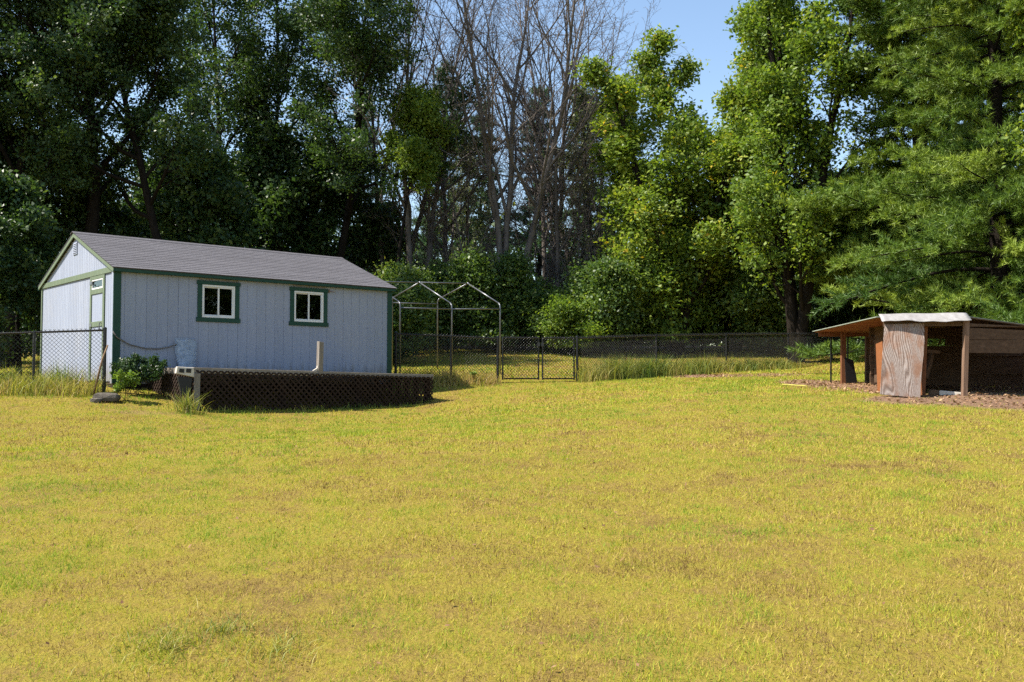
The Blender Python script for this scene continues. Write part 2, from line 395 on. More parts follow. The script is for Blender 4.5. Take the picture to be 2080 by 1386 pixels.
def ground_mat():
    m, nt, out = node_mat('lawn_and_soil')
    v = coords(nt, (1, 1, 1), True)
    big = noise(nt, v, .9, 6, .62); fine = noise(nt, v, 22, 5, .7)
    mid = noise(nt, v, 4.5, 5, .65)
    f = mixc(nt, .45, big, fine); f = mixc(nt, .35, f, mid)
    sp = nt.nodes.new('ShaderNodeSeparateColor'); nt.links.new(f, sp.inputs[0])
    lawn = ramp(nt, sp.outputs[0], [(.30, (.09, .053, .022)), (.43, (.19, .13, .036)), (.52, (.23, .18, .03)), (.62, (.185, .175, .022)), (.75, (.11, .13, .016))])
    dirt = ramp(nt, fine, [(.25, (.085, .046, .028)), (.5, (.19, .115, .072)), (.78, (.33, .22, .145))])
    litter = ramp(nt, fine, [(.3, (.05, .035, .022)), (.7, (.15, .105, .065))])
    ad = nt.nodes.new('ShaderNodeAttribute'); ad.attribute_name = 'dirt'
    aw = nt.nodes.new('ShaderNodeAttribute'); aw.attribute_name = 'wood'
    c = mixc(nt, ad.outputs['Fac'], lawn, dirt); c = mixc(nt, aw.outputs['Fac'], c, litter)
    principled(nt, out, c, .95, 0, .1, bump(nt, fine, 1.0, .03))
    return m
M_GROUND = ground_mat()
gme = mesh_np('ground', GV, 4, GF, M_GROUND, smooth=True)
for nm, fn in (('dirt', dirt_mask), ('wood', wood_mask)):
    a_ = gme.attributes.new(nm, 'FLOAT', 'POINT'); a_.data.foreach_set('value', fn(GV[:, 0], GV[:, 1]).astype(np.float32))
ground = obj_from(gme, 'ground'); tag(ground, 'sunlit lawn rising gently towards the woods', 'ground', kind='structure')

# ---------------------------------------------------------------- shed
SH_A = np.array([-7.4466, 18.0222]); SH_RZ = math.radians(41.2)
UX = np.array([math.cos(SH_RZ), math.sin(SH_RZ)]); UY = np.array([-UX[1], UX[0]])
L, W, H = 6.22, 4.62, 2.15
def sh(x, y): return SH_A + UX * x + UY * y
shed = empty('garden_shed', (SH_A[0], SH_A[1], Z0), SH_RZ, 'pale blue-grey wooden shed with green trim and grey shingle roof', 'shed')

def build_shed():
    BW = .2065
    TH = .016
    cache = {}
    wins = [(1.70, 2.42, 1.27, 1.94), (3.73, 4.465, 1.27, 1.94)]      # openings x0 x1 z0 z1
    # hidden frame of the walls (plywood skin behind the boards), one mesh per wall
    def skin(name, polys, off, vec):
        mb = MB()
        for p in polys: mb.prism(p, vec)
        return mb.build(name, M_SIDING, shed)
    y = .03
    def rect(x0, x1, z0, z1): return [(x0, y, z0), (x1, y, z0), (x1, y, z1), (x0, y, z1)]
    fp = [rect(.02, 1.70, -.05, 2.13), rect(2.42, 3.73, -.05, 2.13), rect(4.465, L - .02, -.05, 2.13)]
    for x0, x1, z0, z1 in wins: fp += [rect(x0, x1, -.05, z0), rect(x0, x1, z1, 2.13)]
    wall = skin('front_wall', fp, 0, (0, .05, 0))
    # siding boards of the front, each its own piece with an open groove beside it
    def board(x0, x1, z0, z1, parent):
        key = (round(x1 - x0, 4), round(z1 - z0, 4))
        if key not in cache:
            w, h = key; e = .0060
            me = bpy.data.meshes.new('siding_board')
            mb = MB().hexa([(0, 0, 0), (w, 0, 0), (w, .018, 0), (0, .018, 0), (0, 0, h), (w, 0, h), (w, .018, h), (0, .018, h)])
            # chamfer the two outer long edges
            mb.v[0] = (e, 0, 0); mb.v[1] = (w - e, 0, 0); mb.v[4] = (e, 0, h); mb.v[5] = (w - e, 0, h); mb.v[2] = (w, .006, 0); mb.v[3] = (0, .006, 0); mb.v[6] = (w, .006, h); mb.v[7] = (0, .006, h)
            me.from_pydata(mb.v, [], mb.f); me.materials.append(M_SIDING); me.update(); cache[key] = me
        o = obj_from(cache[key], 'siding_board', parent); return o
    n = int(math.ceil(L / BW))
    for i in range(n):
        x0, x1 = i * BW + (.0016 if i % 6 == 0 else .0002), min((i + 1) * BW - .0002, L - .005)
        if x1 - x0 < .03: continue
        spans = [(0.0, 2.12)]
        for a, b, c, d in wins:
            if x1 > a and x0 < b: spans = [(0.0, c - .0), (d + .0, 2.12)]
        for z0, z1 in spans:
            # split a board whose width straddles an opening side
            o = board(x0, x1, z0, z1, wall); o.location = (x0, .010 + RNG.uniform(-.001, .001), z0)
    # left gable wall: skin with an opening for the door light
    RZ = lambda yy: 2.13 + (3.02 - 2.13) * (1 - abs(yy - W / 2) / (W / 2))
    mb = MB()
    xg = .03
    for poly in ([(1.25, -.05), (W - .02, -.05), (W - .02, 2.12), (1.25, 2.12)], [(.03, -.05), (.58, -.05), (.58, 2.12), (.03, 2.12)],
                 [(.58, -.05), (1.25, -.05), (1.25, 1.80), (.58, 1.80)], [(.58, 2.07), (1.25, 2.07), (1.25, 2.12), (.58, 2.12)],
                 [(.03, 2.121), (W - .02, 2.121), (W / 2, 3.0)]):
        mb.prism([(xg, p, q) for p, q in poly], (.05, 0, 0))
    gw = mb.build('gable_wall', M_DARKIN, shed)
    GW = .105
    k = 0
    yy = .10
    while yy < W - .06:
        y0, y1 = yy + .004, min(yy + GW - .004, W - .06)
        dz = [(0.0, 2.11)]
        if y1 > .52 and y0 < 1.32: dz = []                    # the door is here
        for z0, z1 in dz + [(2.14, None)]:
            if z1 is None:
                t0, t1 = RZ(y0) - .04, RZ(y1) - .04
                if min(t0, t1) < 2.2: continue
                m2 = MB().hexa([(.012, y0, z0), (.03, y0, z0), (.03, y1, z0), (.012, y1, z0), (.012, y0, t0), (.03, y0, t0), (.03, y1, t1), (.012, y1, t1)])
            else:
                m2 = MB().hexa([(.012, y0, z0), (.03, y0, z0), (.03, y1, z0), (.012, y1, z0), (.012, y0, z1), (.03, y0, z1), (.03, y1, z1), (.012, y1, z1)])
            m2.build('siding_board', M_SIDING, gw)
        yy += GW
    # far walls (closed box)
    MB().box((.08, W - .07, -.05), (L - .08, W - .02, 2.12)).build('rear_wall', M_SIDING, shed)
    mb = MB(); mb.prism([(L - .03, .03, -.05), (L - .03, W - .03, -.05), (L - .03, W - .03, 2.12), (L - .03, W / 2, 3.0), (L - .03, .03, 2.12)], (-.05, 0, 0))
    mb.build('gable_wall', M_SIDING, shed)
    MB().box((.09, .09, -.06), (L - .09, W - .09, -.01)).build('floor', M_DARKIN, shed)
    # blocks under the sill
    for x in (.25, 2.1, 4.1, 5.9):
        for yb in (.16, W - .2):
            w = sh(x, yb); zz = g(*w) - Z0
            MB().box((x - .2, yb - .1, min(zz, -.12) - .08), (x + .2, yb + .1, -.055)).build('foundation_block', M_BLOCK, shed, bevel=.006)
    MB().box((.03, .032, -.40), (L - .03, .06, -.055)).build('skirt_board', M_LATTICE, shed)
    MB().box((.034, .07, -.25), (.06, W - .03, -.055)).build('skirt_board', M_LATTICE, shed)
    # corner trim
    MB().box((-.010, -.012, -.04), (.13, .008, 2.13)).build('corner_trim', M_GREEN, shed, bevel=.003)
    MB().box((-.012, .010, -.04), (.010, .10, 2.13)).build('corner_trim', M_SIDING, shed, bevel=.003)
    MB().box((L - .11, -.012, -.04), (L + .012, .008, 2.13)).build('corner_trim', M_GREEN, shed, bevel=.003)
    MB().box((L - .028, .010, -.04), (L + .012, .12, 2.13)).build('corner_trim', M_GREEN, shed, bevel=.003)
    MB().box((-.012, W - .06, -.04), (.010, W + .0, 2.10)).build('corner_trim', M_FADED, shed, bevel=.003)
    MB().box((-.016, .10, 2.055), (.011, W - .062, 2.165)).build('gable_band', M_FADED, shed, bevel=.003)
    # roof
    p = math.atan2(3.02 - 2.13, W / 2)
    ov, og = .10, .055
    cs, sn = math.cos(p), math.sin(p)
    slope_len = (W / 2 + ov) / cs
    z_e = 2.15 - ov * math.tan(p)
    mb = MB()
    for sgn in (0, 1):
        def P(x, u, t, sgn=sgn):   # x along ridge, u up the slope from the eave, t normal offset
            yv = -ov + u * cs - t * sn; zv = z_e + u * sn + t * cs
            return (x, yv if sgn == 0 else W - yv, zv)
        q = [P(-og, 0, 0), P(L + og, 0, 0), P(L + og, slope_len, 0), P(-og, slope_len, 0), P(-og, 0, .02), P(L + og, 0, .02), P(L + og, slope_len, .02), P(-og, slope_len, .02)]
        mb.hexa(q)
    roof = mb.build('roof', M_FELT, shed)
    def PF(x, u, t): return (x, -ov + u * cs - t * sn, z_e + u * sn + t * cs)
    EXP = .142; SW = .914
    rows = int(slope_len / EXP) + 1
    for r in range(rows):
        u0 = r * EXP - .02; u1 = min(u0 + .25, slope_len + .01)
        x = -og - .02 - (r % 2) * .152 - (r % 3) * .31
        while x < L + og + .02:
            a, b = max(x, -og - .02), min(x + SW, L + og + .02)
            if b - a > .02:
                mb = MB()
                for kx in range(3):
                    ta, tb = x + kx * SW / 3 + .003, x + (kx + 1) * SW / 3 - .003
                    ta, tb = max(ta, a), min(tb, b)
                    if tb - ta < .01: continue
                    j = RNG.uniform(-.004, .004); jt = RNG.uniform(0, .0025)
                    q = [PF(ta, u0 + j, .026 + jt), PF(tb, u0 + j, .026 + jt), PF(tb, u1, .0215), PF(ta, u1, .0215),
                         PF(ta, u0 + j, .031 + jt), PF(tb, u0 + j, .031 + jt), PF(tb, u1, .0225), PF(ta, u1, .0225)]
                    mb.hexa(q)
                if mb.v: mb.build('shingle', M_SHINGLE, roof)
            x += SW
    # ridge caps
    x = -og - .02
    while x < L + og:
        b = min(x + .30, L + og + .02)
        for s2 in (0, 1):
            f = (lambda X, u, t: PF(X, slope_len - u, t)) if s2 == 0 else (lambda X, u, t: (X, W - PF(X, slope_len - u, t)[1], PF(X, slope_len - u, t)[2]))
            if s2 == 0: m3 = MB()
            m3.hexa([f(x, .13, .030), f(b, .13, .030), f(b, -.003, .030), f(x, -.003, .030), f(x, .13, .038), f(b, .13, .036), f(b, -.003, .036), f(x, -.003, .038)])
        m3.build('ridge_cap', M_SHINGLE, roof)
        x += .30
    # fascia and rake boards
    zf = z_e - .005
    MB().box((-.05, -ov - .004, zf - .052), (L + .05, -ov + .012, zf + .004)).build('fascia', M_GREEN, roof, bevel=.003)
    MB().box((-.05, -ov + .013, zf - .050), (L + .05, .008, zf - .040)).build('soffit', M_GREEN, roof)
    MB().box((-.05, W + ov - .004, zf - .09), (L + .05, W + ov + .018, zf + .012)).build('fascia', M_GREEN, roof, bevel=.003)
    for xx in (-.05, L + .03):
        for sgn in (0, 1):
            def P(u, t, sgn=sgn):
                yv = -ov + u * cs - t * sn; zv = z_e + u * sn + t * cs
                return (yv if sgn == 0 else W - yv, zv)
            pts = [P(.0, -.075), P(slope_len - .075 * math.tan(p), -.075), P(slope_len, -.003), P(0, -.003)]
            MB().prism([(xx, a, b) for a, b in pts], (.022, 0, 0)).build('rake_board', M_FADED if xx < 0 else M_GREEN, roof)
    # windows
    for x0, x1, z0, z1 in wins:
        t = .10
        wo_ = MB()
        wo_.box((x0 - t + .01, -.016, z1 - .015), (x1 + t - .01, .009, z1 + t - .03))
        wn_ = MB().box((x0 - t + .0, -.020, z1 - .01), (x1 + t - .0, .009, z1 + t - .035)).build('window', M_GREEN, shed, bevel=.004)
        MB().box((x0 - t + .02, -.014, z0 + .002), (x0 + .012, .009, z1 - .012)).build('trim', M_GREEN, wn_, bevel=.003)
        MB().box((x1 - .012, -.014, z0 + .002), (x1 + t - .02, .009, z1 - .012)).build('trim', M_GREEN, wn_, bevel=.003)
        MB().box((x0 - t - .005, -.022, z0 - t + .015), (x1 + t + .005, .009, z0 - .0)).build('sill', M_GREEN, wn_, bevel=.004)
        a, b, c, d = x0 + .014, x1 - .014, z0 + .002, z1 - .012
        fw = .038
        fr = MB()
        fr.box((a, -.006, c), (b, .05, c + fw)); fr.box((a, -.006, d - fw), (b, .05, d))
        fr.box((a, -.0055, c + fw), (a + fw, .05, d - fw)); fr.box((b - fw, -.0055, c + fw), (b, .05, d - fw))
        fr.build('frame', M_WHITE, wn_, bevel=.003)
        mid = (a + b) / 2
        s1 = MB(); sw = .024
        for (p0, p1, yy0, yy1) in ((mid - .015, b - fw, .008, .026),):
            s1.box((p0, yy0, c + fw), (p1, yy1, c + fw + sw)); s1.box((p0, yy0, d - fw - sw), (p1, yy1, d - fw))
            s1.box((p0, yy0 - .001, c + fw + sw), (p0 + .034, yy1, d - fw - sw)); s1.box((p1 - sw, yy0, c + fw + sw), (p1, yy1, d - fw - sw))
        s1.build('sash', M_WHITE, wn_, bevel=.002)
        s2 = MB()
        for (p0, p1, yy0, yy1) in ((a + fw, mid + .015, .030, .046),):
            s2.box((p0, yy0, c + fw), (p1, yy1, c + fw + sw)); s2.box((p0, yy0, d - fw - sw), (p1, yy1, d - fw))
            s2.box((p0, yy0, c + fw + sw), (p0 + sw, yy1, d - fw - sw)); s2.box((p1 - sw, yy0, c + fw + sw), (p1, yy1, d - fw - sw))
        s2.build('sash', M_WHITE, wn_, bevel=.002)
        MB().box((mid + .018, .015, c + fw + sw - .004), (b - fw - sw + .004, .019, d - fw - sw + .004)).build('pane', M_GLASS, wn_)
        MB().box((a + fw + sw - .004, .036, c + fw + sw - .004), (mid - .009 + .004, .040, d - fw - sw + .004)).build('pane', M_GLASS, wn_)
    # door in the gable end
    dr = MB().box((.006, .60, .02), (.028, 1.24, 1.78)).build('door', M_SIDING, shed)
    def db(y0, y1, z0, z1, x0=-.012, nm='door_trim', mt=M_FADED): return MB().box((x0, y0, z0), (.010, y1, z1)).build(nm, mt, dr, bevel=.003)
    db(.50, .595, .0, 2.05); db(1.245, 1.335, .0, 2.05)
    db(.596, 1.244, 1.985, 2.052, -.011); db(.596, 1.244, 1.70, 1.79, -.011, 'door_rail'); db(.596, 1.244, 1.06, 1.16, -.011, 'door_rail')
    tw = MB(); tw.box((-.006, .60, 1.795), (.016, 1.24, 1.825)); tw.box((-.006, .60, 1.96), (.016, 1.24, 1.983)); tw.box((-.006, .60, 1.826), (.016, .63, 1.959)); tw.box((-.006, 1.21, 1.826), (.016, 1.24, 1.959))
    tw.build('transom_frame', M_WHITE, dr)
    MB().box((.004, .626, 1.82), (.008, 1.214, 1.964)).build('transom_pane', M_GLASS, dr)
    MB().box((.029, .61, 1.80), (.032, 1.23, 1.98)).build('transom_blind', M_FELT, dr)
    for zz in (1.10, 1.93):
        MB().box((-.020, 1.20, zz - .035), (-.0125, 1.33, zz + .035)).build('hinge', M_PIPE, dr, bevel=.002)
    MB().tube([(-.018, .62, 1.12), (-.05, .62, 1.12), (-.055, .62, 1.06), (-.05, .62, 1.0), (-.018, .62, 1.0)], .011, 6).build('door_handle', M_PIPE, dr)
    # gable vent, wall bracket
    vt = MB().box((-.006, 2.20, 2.60), (.011, 2.46, 2.86)).build('gable_vent', M_SIDING, shed, bevel=.004)
    for i in range(6):
        zz = 2.635 + i * .036
        MB().hexa([(-.018, 2.225, zz), (-.0065, 2.225, zz + .012), (-.0065, 2.435, zz + .012), (-.018, 2.435, zz), (-.018, 2.225, zz + .006), (-.0065, 2.225, zz + .02), (-.0065, 2.435, zz + .02), (-.018, 2.435, zz + .006)]).build('vent_slat', M_SIDING, vt)
    MB().tube([(4.585, .0, 1.96), (4.585, -.03, 1.975), (4.60, -.035, 1.965), (4.70, -.034, 1.95)], .007, 6).build('wall_hook', M_DEBRIS, shed)
    MB().box((4.57, -.004, 1.93), (4.60, .008, 2.0)).build('hook_plate', M_DEBRIS, shed)
build_shed()

# cable slung across the front wall and the wrapped plastic panel it runs to
def shed_pt(x, y, z):
    w = sh(x, y); return np.array([w[0], w[1], z + Z0])
cab = MB().tube([shed_pt(-.02, -.035, .93), shed_pt(.06, -.035, .82), shed_pt(.3, -.03, .69), shed_pt(.6, -.03, .625), shed_pt(.85, -.03, .625), shed_pt(1.05, -.035, .665), shed_pt(1.19, -.06, .72)], .013, 8).build('cable', M_CABLE, smooth=True)
tag(cab, 'dull cable sagging across the shed front below its windows', 'cable')
def plastic_panel():
    e = empty('plastic_panel', shed_pt(1.375, -.12, .17), SH_RZ, 'clear wrinkled plastic panel leaning on the shed front wall', 'panel')
    nu, nv = 17, 21
    V = []
    for j in range(nv):
        t = j / (nv - 1)
        half = .215 - .075 * (1 - t) ** 1.6
        if t > .9: half -= (t - .9) * .28
        for i in range(nu):
            s_ = -1 + 2 * i / (nu - 1)
            x = s_ * half; z = t * .66
            if t < .15: z += (1 - (1 - s_ * s_) ** .5) * .05
            y_ = -.055 * (1 - s_ * s_) * (.4 + .6 * (1 - t)) + .10 * t + RNG.normal(0, .006)
            V.append((x, y_, z))
    F_ = [(j * nu + i, j * nu + i + 1, (j + 1) * nu + i + 1, (j + 1) * nu + i) for j in range(nv - 1) for i in range(nu - 1)]
    mb = MB(); mb.add(V, F_)
    o = mb.build('sheet', M_PLASTIC, e, smooth=True)
    sm = o.modifiers.new('thickness', 'SOLIDIFY'); sm.thickness = .006
    b = [V[j * nu] for j in range(nv)] + [V[(nv - 1) * nu + i] for i in range(1, nu)] + [V[j * nu + nu - 1] for j in range(nv - 2, -1, -1)]
    MB().tube([(q[0], q[1] - .004, q[2]) for q in b], .011, 6).build('rim', M_PLASTIC, e, smooth=True)
plastic_panel()

# ---------------------------------------------------------------- low deck with lattice skirt
DL, DD, DT = 5.13, 2.15, .245       # length, depth to the shed wall, top z (eye-relative)
dk0 = sh(.657, -2.17)               # front left corner
deck = empty('deck', (dk0[0], dk0[1], Z0 + DT), SH_RZ, 'low weathered wooden deck with brown lattice skirt before the shed', 'deck')
deck.rotation_euler = (0, .0200, SH_RZ)          # the deck sags towards its right end
def deck_g(x, y):
    w = dk0 + UX * x + UY * y; return g(*w) - Z0 - DT + .02 * x
def build_deck():
    PW = .14
    n = int(DD / PW)
    for i in range(n):
        y0 = .005 + i * (DD / n)
        MB().box((-.03 + RNG.uniform(-.01, .01), y0, -.035), (DL + .03 + RNG.uniform(-.01, .01), y0 + DD / n - .008, RNG.uniform(-.004, .003))).build('deck_plank', M_OLDWOODX, deck)
    MB().box((-.02, -.028, -.10), (2.3, .004, -.004)).build('rim_board', M_OLDWOODX, deck, bevel=.004)
    MB().box((2.304, -.026, -.085), (DL + .02, .004, -.006)).build('rim_board', M_OLDWOODX, deck, bevel=.004)
    MB().box((-.022, .006, -.13), (.006, DD - .02, -.037)).build('rim_board', M_OLDWOODX, deck, bevel=.004)
    MB().box((DL - .006, .006, -.11), (DL + .022, DD - .02, -.037)).build('rim_board', M_OLDWOODX, deck, bevel=.004)
    for x in (.07, 1.75, 3.4, DL - .07):
        for yb in (.10, DD - .15):
            MB().box((x - .045, yb - .045, deck_g(x, yb) - .1), (x + .045, yb + .045, -.04)).build('support_post', M_LATTICE, deck)
    # pale corner board at the near left corner, capping the lattice end
    MB().box((-.02, -.062, deck_g(0, 0) - .06), (.085, -.032, -.105)).build('corner_board', M_OLDWOOD, deck, bevel=.004)
    # 4x4 stub post standing on the front edge
    xs = 2.47
    MB().hexa([(xs - .05, -.03, -.10), (xs + .05, -.03, -.10), (xs + .05, .07, -.10), (xs - .05, .07, -.10), (xs - .043, -.032, .565), (xs + .053, -.03, .55), (xs + .052, .066, .555), (xs - .044, .066, .57)]).build('rail_post', M_OLDWOOD, deck, bevel=.004)
    mb = MB().prism([(xs - .052, -.01, .005), (xs - .052, .03, .005), (xs - .052, .03, .10), (xs - .052, -.01, .10)], (-.006, 0, 0))
    mb.prism([(xs - .058, -.01, .005), (xs - .15, -.01, .005), (xs - .058, -.01, .06)], (0, .04, 0)); mb.build('post_bracket', M_PALE, deck)
    # lattice slats
    sw, pitch = .031, .080
    hp = pitch * math.sqrt(2); wp = sw * math.sqrt(2)
    def lattice(x0, x1, z0f, z1, plane, off):
        cache = {}
        for lay in (0, 1):
            s_ = 1 if lay == 0 else -1
            zmin = -.95
            h = z1 - zmin
            k0 = int((x0 - h) / hp) - 1; k1 = int((x1 + h) / hp) + 2
            for k in range(k0, k1):
                # parallelogram slat from (u, zmin) to (u + s*h, z1), clipped to [x0, x1]
                u = k * hp
                poly = [(u, zmin), (u + wp, zmin), (u + wp + s_ * h, z1), (u + s_ * h, z1)]
                poly = clip_poly(poly, x0, x1)
                # bottom clip to the ground
                if len(poly) < 3: continue
                xm = sum(q[0] for q in poly) / len(poly)
                zb = z0f(xm)
                poly = clip_low(poly, zb)
                if len(poly) < 3: continue
                area = abs(sum(poly[i][0] * poly[(i + 1) % len(poly)][1] - poly[(i + 1) % len(poly)][0] * poly[i][1] for i in range(len(poly)))) / 2
                if area < .0015: continue
                t = -.010 - .009 * lay + off
                if plane == 'front': MB().prism([(a, t, b) for a, b in poly], (0, .008, 0)).build('lattice_slat', M_LATTICE, deck)
                else: MB().prism([(t, a, b) for a, b in poly], (.008, 0, 0)).build('lattice_slat', M_LATTICE, deck)
    def clip_half(poly, f):
        out = []
        for i in range(len(poly)):
            a, b = poly[i], poly[(i + 1) % len(poly)]; fa, fb = f(a), f(b)
            if fa >= 0: out.append(a)
            if (fa >= 0) != (fb >= 0):
                t = fa / (fa - fb); out.append((a[0] + (b[0] - a[0]) * t, a[1] + (b[1] - a[1]) * t))
        return out
    def clip_poly(p, x0, x1): return clip_half(clip_half(p, lambda q: q[0] - x0), lambda q: x1 - q[0])
    def clip_low(p, z): return clip_half(p, lambda q: q[1] - z)
    lattice(.01, DL, lambda x: deck_g(x, 0) - .03, -.05, 'front', -.022)
    lattice(.03, DD - .05, lambda y: deck_g(0, y) - .03, -.10, 'left', -.018)
    lattice(.03, DD - .05, lambda y: deck_g(DL, y) - .03, -.10, 'right', DL + .036)
build_deck()
bx = empty('slotted_box', (*(dk0 + UX * -.16 + UY * .05), Z0 + DT - .13), SH_RZ - .25, 'small white box with dark slots hung on the deck corner', 'box')
mb = MB().hexa([(-.15, -.06, .02), (.16, -.06, -.045), (.16, .10, -.045), (-.15, .10, .02), (-.13, -.06, .14), (.15, -.06, .125), (.15, .10, .125), (-.13, .10, .14)])
bb = mb.build('case', M_PALE, bx, bevel=.008)
for x in (-.10, .015):
    MB().hexa([(x, -.066, .04), (x + .085, -.066, .03), (x + .085, -.058, .03), (x, -.058, .04), (x + .01, -.066, .105), (x + .09, -.066, .10), (x + .09, -.058, .10), (x + .01, -.058, .105)]).build('slot', M_BLACKP, bx)
tub = MB()
pts = [(0, 0, -.34), (0, 0, 0.0)]
tub.hexa([(-.05, -.06, -.36), (.09, -.06, -.36), (.09, .06, -.36), (-.05, .06, -.36), (-.12, -.055, -.03), (.13, -.055, -.05), (.13, .085, -.05), (-.12, .085, -.03)]).build('hopper', M_BLACKP, bx, bevel=.006)

# ---------------------------------------------------------------- chain link fences
def chainlink(name, pts, hgt, mat_mesh, parent, extra=.045, cell=.074, wr=.0042):
    """pts: list of ground-to-top poles (x, y, z_bottom, z_top); mesh between neighbours"""
    V, F = [], []
    mb = MB()
    Vs, Fs, off = [], [], 0
    for (x0, y0, zb0, zt0), (x1, y1, zb1, zt1) in zip(pts[:-1], pts[1:]):
        a = np.array([x0, y0]); b = np.array([x1, y1]); Ln = np.linalg.norm(b - a)
        d = (b - a) / Ln; nrm = np.array([-d[1], d[0]])
        h = hgt + extra
        for s_ in (1, -1):
            k0 = int(-h / cell) - 1; k1 = int((Ln + h) / cell) + 2
            for k in range(k0, k1):
                u0 = k * cell; u1 = u0 + s_ * h
                lo, hi = 0.0, 1.0
                for (ua, ub) in ((u0, u1),):
                    du = ub - ua
                    t0, t1 = sorted(((0 - ua) / du, (Ln - ua) / du))
                    lo, hi = max(lo, t0), min(hi, t1)
                if hi - lo < .01: continue
                P = []
                for t in (lo, hi):
                    u = u0 + (u1 - u0) * t; fr = u / Ln
                    zt = zt0 + (zt1 - zt0) * fr; zb = zt - hgt
                    xy = a + d * u + nrm * (.003 * s_ - .03)
                    P.append((xy[0], xy[1], zb + t * h))
                Vv, Ff = tube_arrays(np.array(P), np.array([wr, wr]), 3)
                Vs.append(Vv); Fs.append(Ff + off); off += len(Vv)
    me = mesh_np(name, np.concatenate(Vs), 4, np.concatenate(Fs), mat_mesh, smooth=True)
    o = obj_from(me, name, parent); o['kind'] = 'stuff'; return o
def fence(label, poles, terminals=(), wr=.0048, category='fence'):
    """poles: (px, py_top, Y) ; builds posts, rails and mesh"""
    P = []
    for px, py, Y in poles:
        t = at(px, py, Y); P.append((t[0], t[1], g(t[0], t[1]), t[2]))
    e = empty('chain_link_fence', (P[0][0], P[0][1], P[0][2]), 0, label, category)
    o0 = np.array(P[0][:3])
    Q = [(x - o0[0], y - o0[1], zb - o0[2], zt - o0[2]) for x, y, zb, zt in P]
    for i, (x, y, zb, zt) in enumerate(Q):
        r = .034 if i in terminals else .024
        po = MB().tube([(x, y, zb - .12), (x, y, zt + (.03 if i in terminals else -.005))], r, 10).build('post', M_BLACK, e, smooth=False)
        MB().tube([(x, y, zt + (.03 if i in terminals else -.005)), (x, y, zt + (.045 if i in terminals else .02)), (x, y, zt + (.06 if i in terminals else .03))], [r * 1.12, r * 1.0, r * .3], 10).build('cap', M_BLACK, po)
    for (a, b) in zip(Q[:-1], Q[1:]):
        MB().tube([(a[0], a[1], a[3] + .0), (b[0], b[1], b[3] + .0)], .019, 8).build('top_rail', M_BLACK, e)
        MB().tube([(a[0], a[1] - .03, max(a[2], a[3] - 1.12) + .04), (b[0], b[1] - .03, max(b[2], b[3] - 1.12) + .04)], .004, 4).build('tension_wire', M_BLACK, e)
    hm = min(1.12, max(zt - zb for _, _, zb, zt in Q))
    chainlink('chain_link_mesh', Q, hm, M_WIRE, e, wr=wr)
    return e
fence('black chain link fence run left of the shed corner', [(-330, 688, 16.6), (-130, 682, 16.95), (70, 675.5, 17.3), (213, 671, 17.6)], terminals=(3,), wr=.0034)
fence('black chain link fence between the shed and the gate', [(804, 679, 22.75), (916, 683, 23.1), (1011, 688, 23.5)], terminals=(0, 2))
fence('long black chain link fence running from gate to shelter', [(1172, 687, 23.6), (1333, 682, 26), (1475, 679.5, 28), (1601, 678.5, 30.5), (1690, 679, 33), (1800, 679, 34.5), (1930, 679, 35.5), (2090, 679, 36)], terminals=(0,))
def gate(pxa, pxb, Ya, Yb, ytop, label, latch):
    a = at(pxa, ytop, Ya); b = at(pxb, ytop, Yb)
    zb = at((pxa + pxb) / 2, 772, (Ya + Yb) / 2)[2]
    e = empty('fence_gate', (a[0], a[1], zb), 0, label, 'gate', 'gate leaves in the chain link fence')
    A = np.zeros(3); B = np.array([b[0] - a[0], b[1] - a[1], 0]); zt = a[2] - zb
    up = np.array([0, 0, 1.0])
    MB().tube([A + up * -.0, A + up * (zt + .02)], .021, 8).build('gate_stile', M_BLACK, e)
    MB().tube([B + up * -.0, B + up * (zt + .02)], .021, 8).build('gate_stile', M_BLACK, e)
    MB().tube([A + up * zt, B + up * zt], .018, 8).build('gate_rail', M_BLACK, e)
    MB().tube([A + up * .03, B + up * .03], .018, 8).build('gate_rail', M_BLACK, e)
    chainlink('chain_link_mesh', [(A[0], A[1], .03, zt), (B[0], B[1], .03, zt)], zt - .03, M_WIRE, e, wr=.0048)
    for f in (.15, .8):
        q = A if latch == 1 else B
        MB().tube([q + up * (zt * f - .04), q + up * (zt * f + .04)], .03, 8).build('hinge', M_BLACK, e)
    q = B if latch == 1 else A
    MB().box((q[0] - .035, q[1] - .045, zt * .80), (q[0] + .035, q[1] - .02, zt * .80 + .09)).build('latch', M_BLACK, e)
gate(1021, 1094, 23.5, 23.55, 686.5, 'wider gate leaf beside the steel carport frame leg', 1)
gate(1102, 1166, 23.55, 23.6, 687, 'narrower gate leaf beside the long fence run', 0)

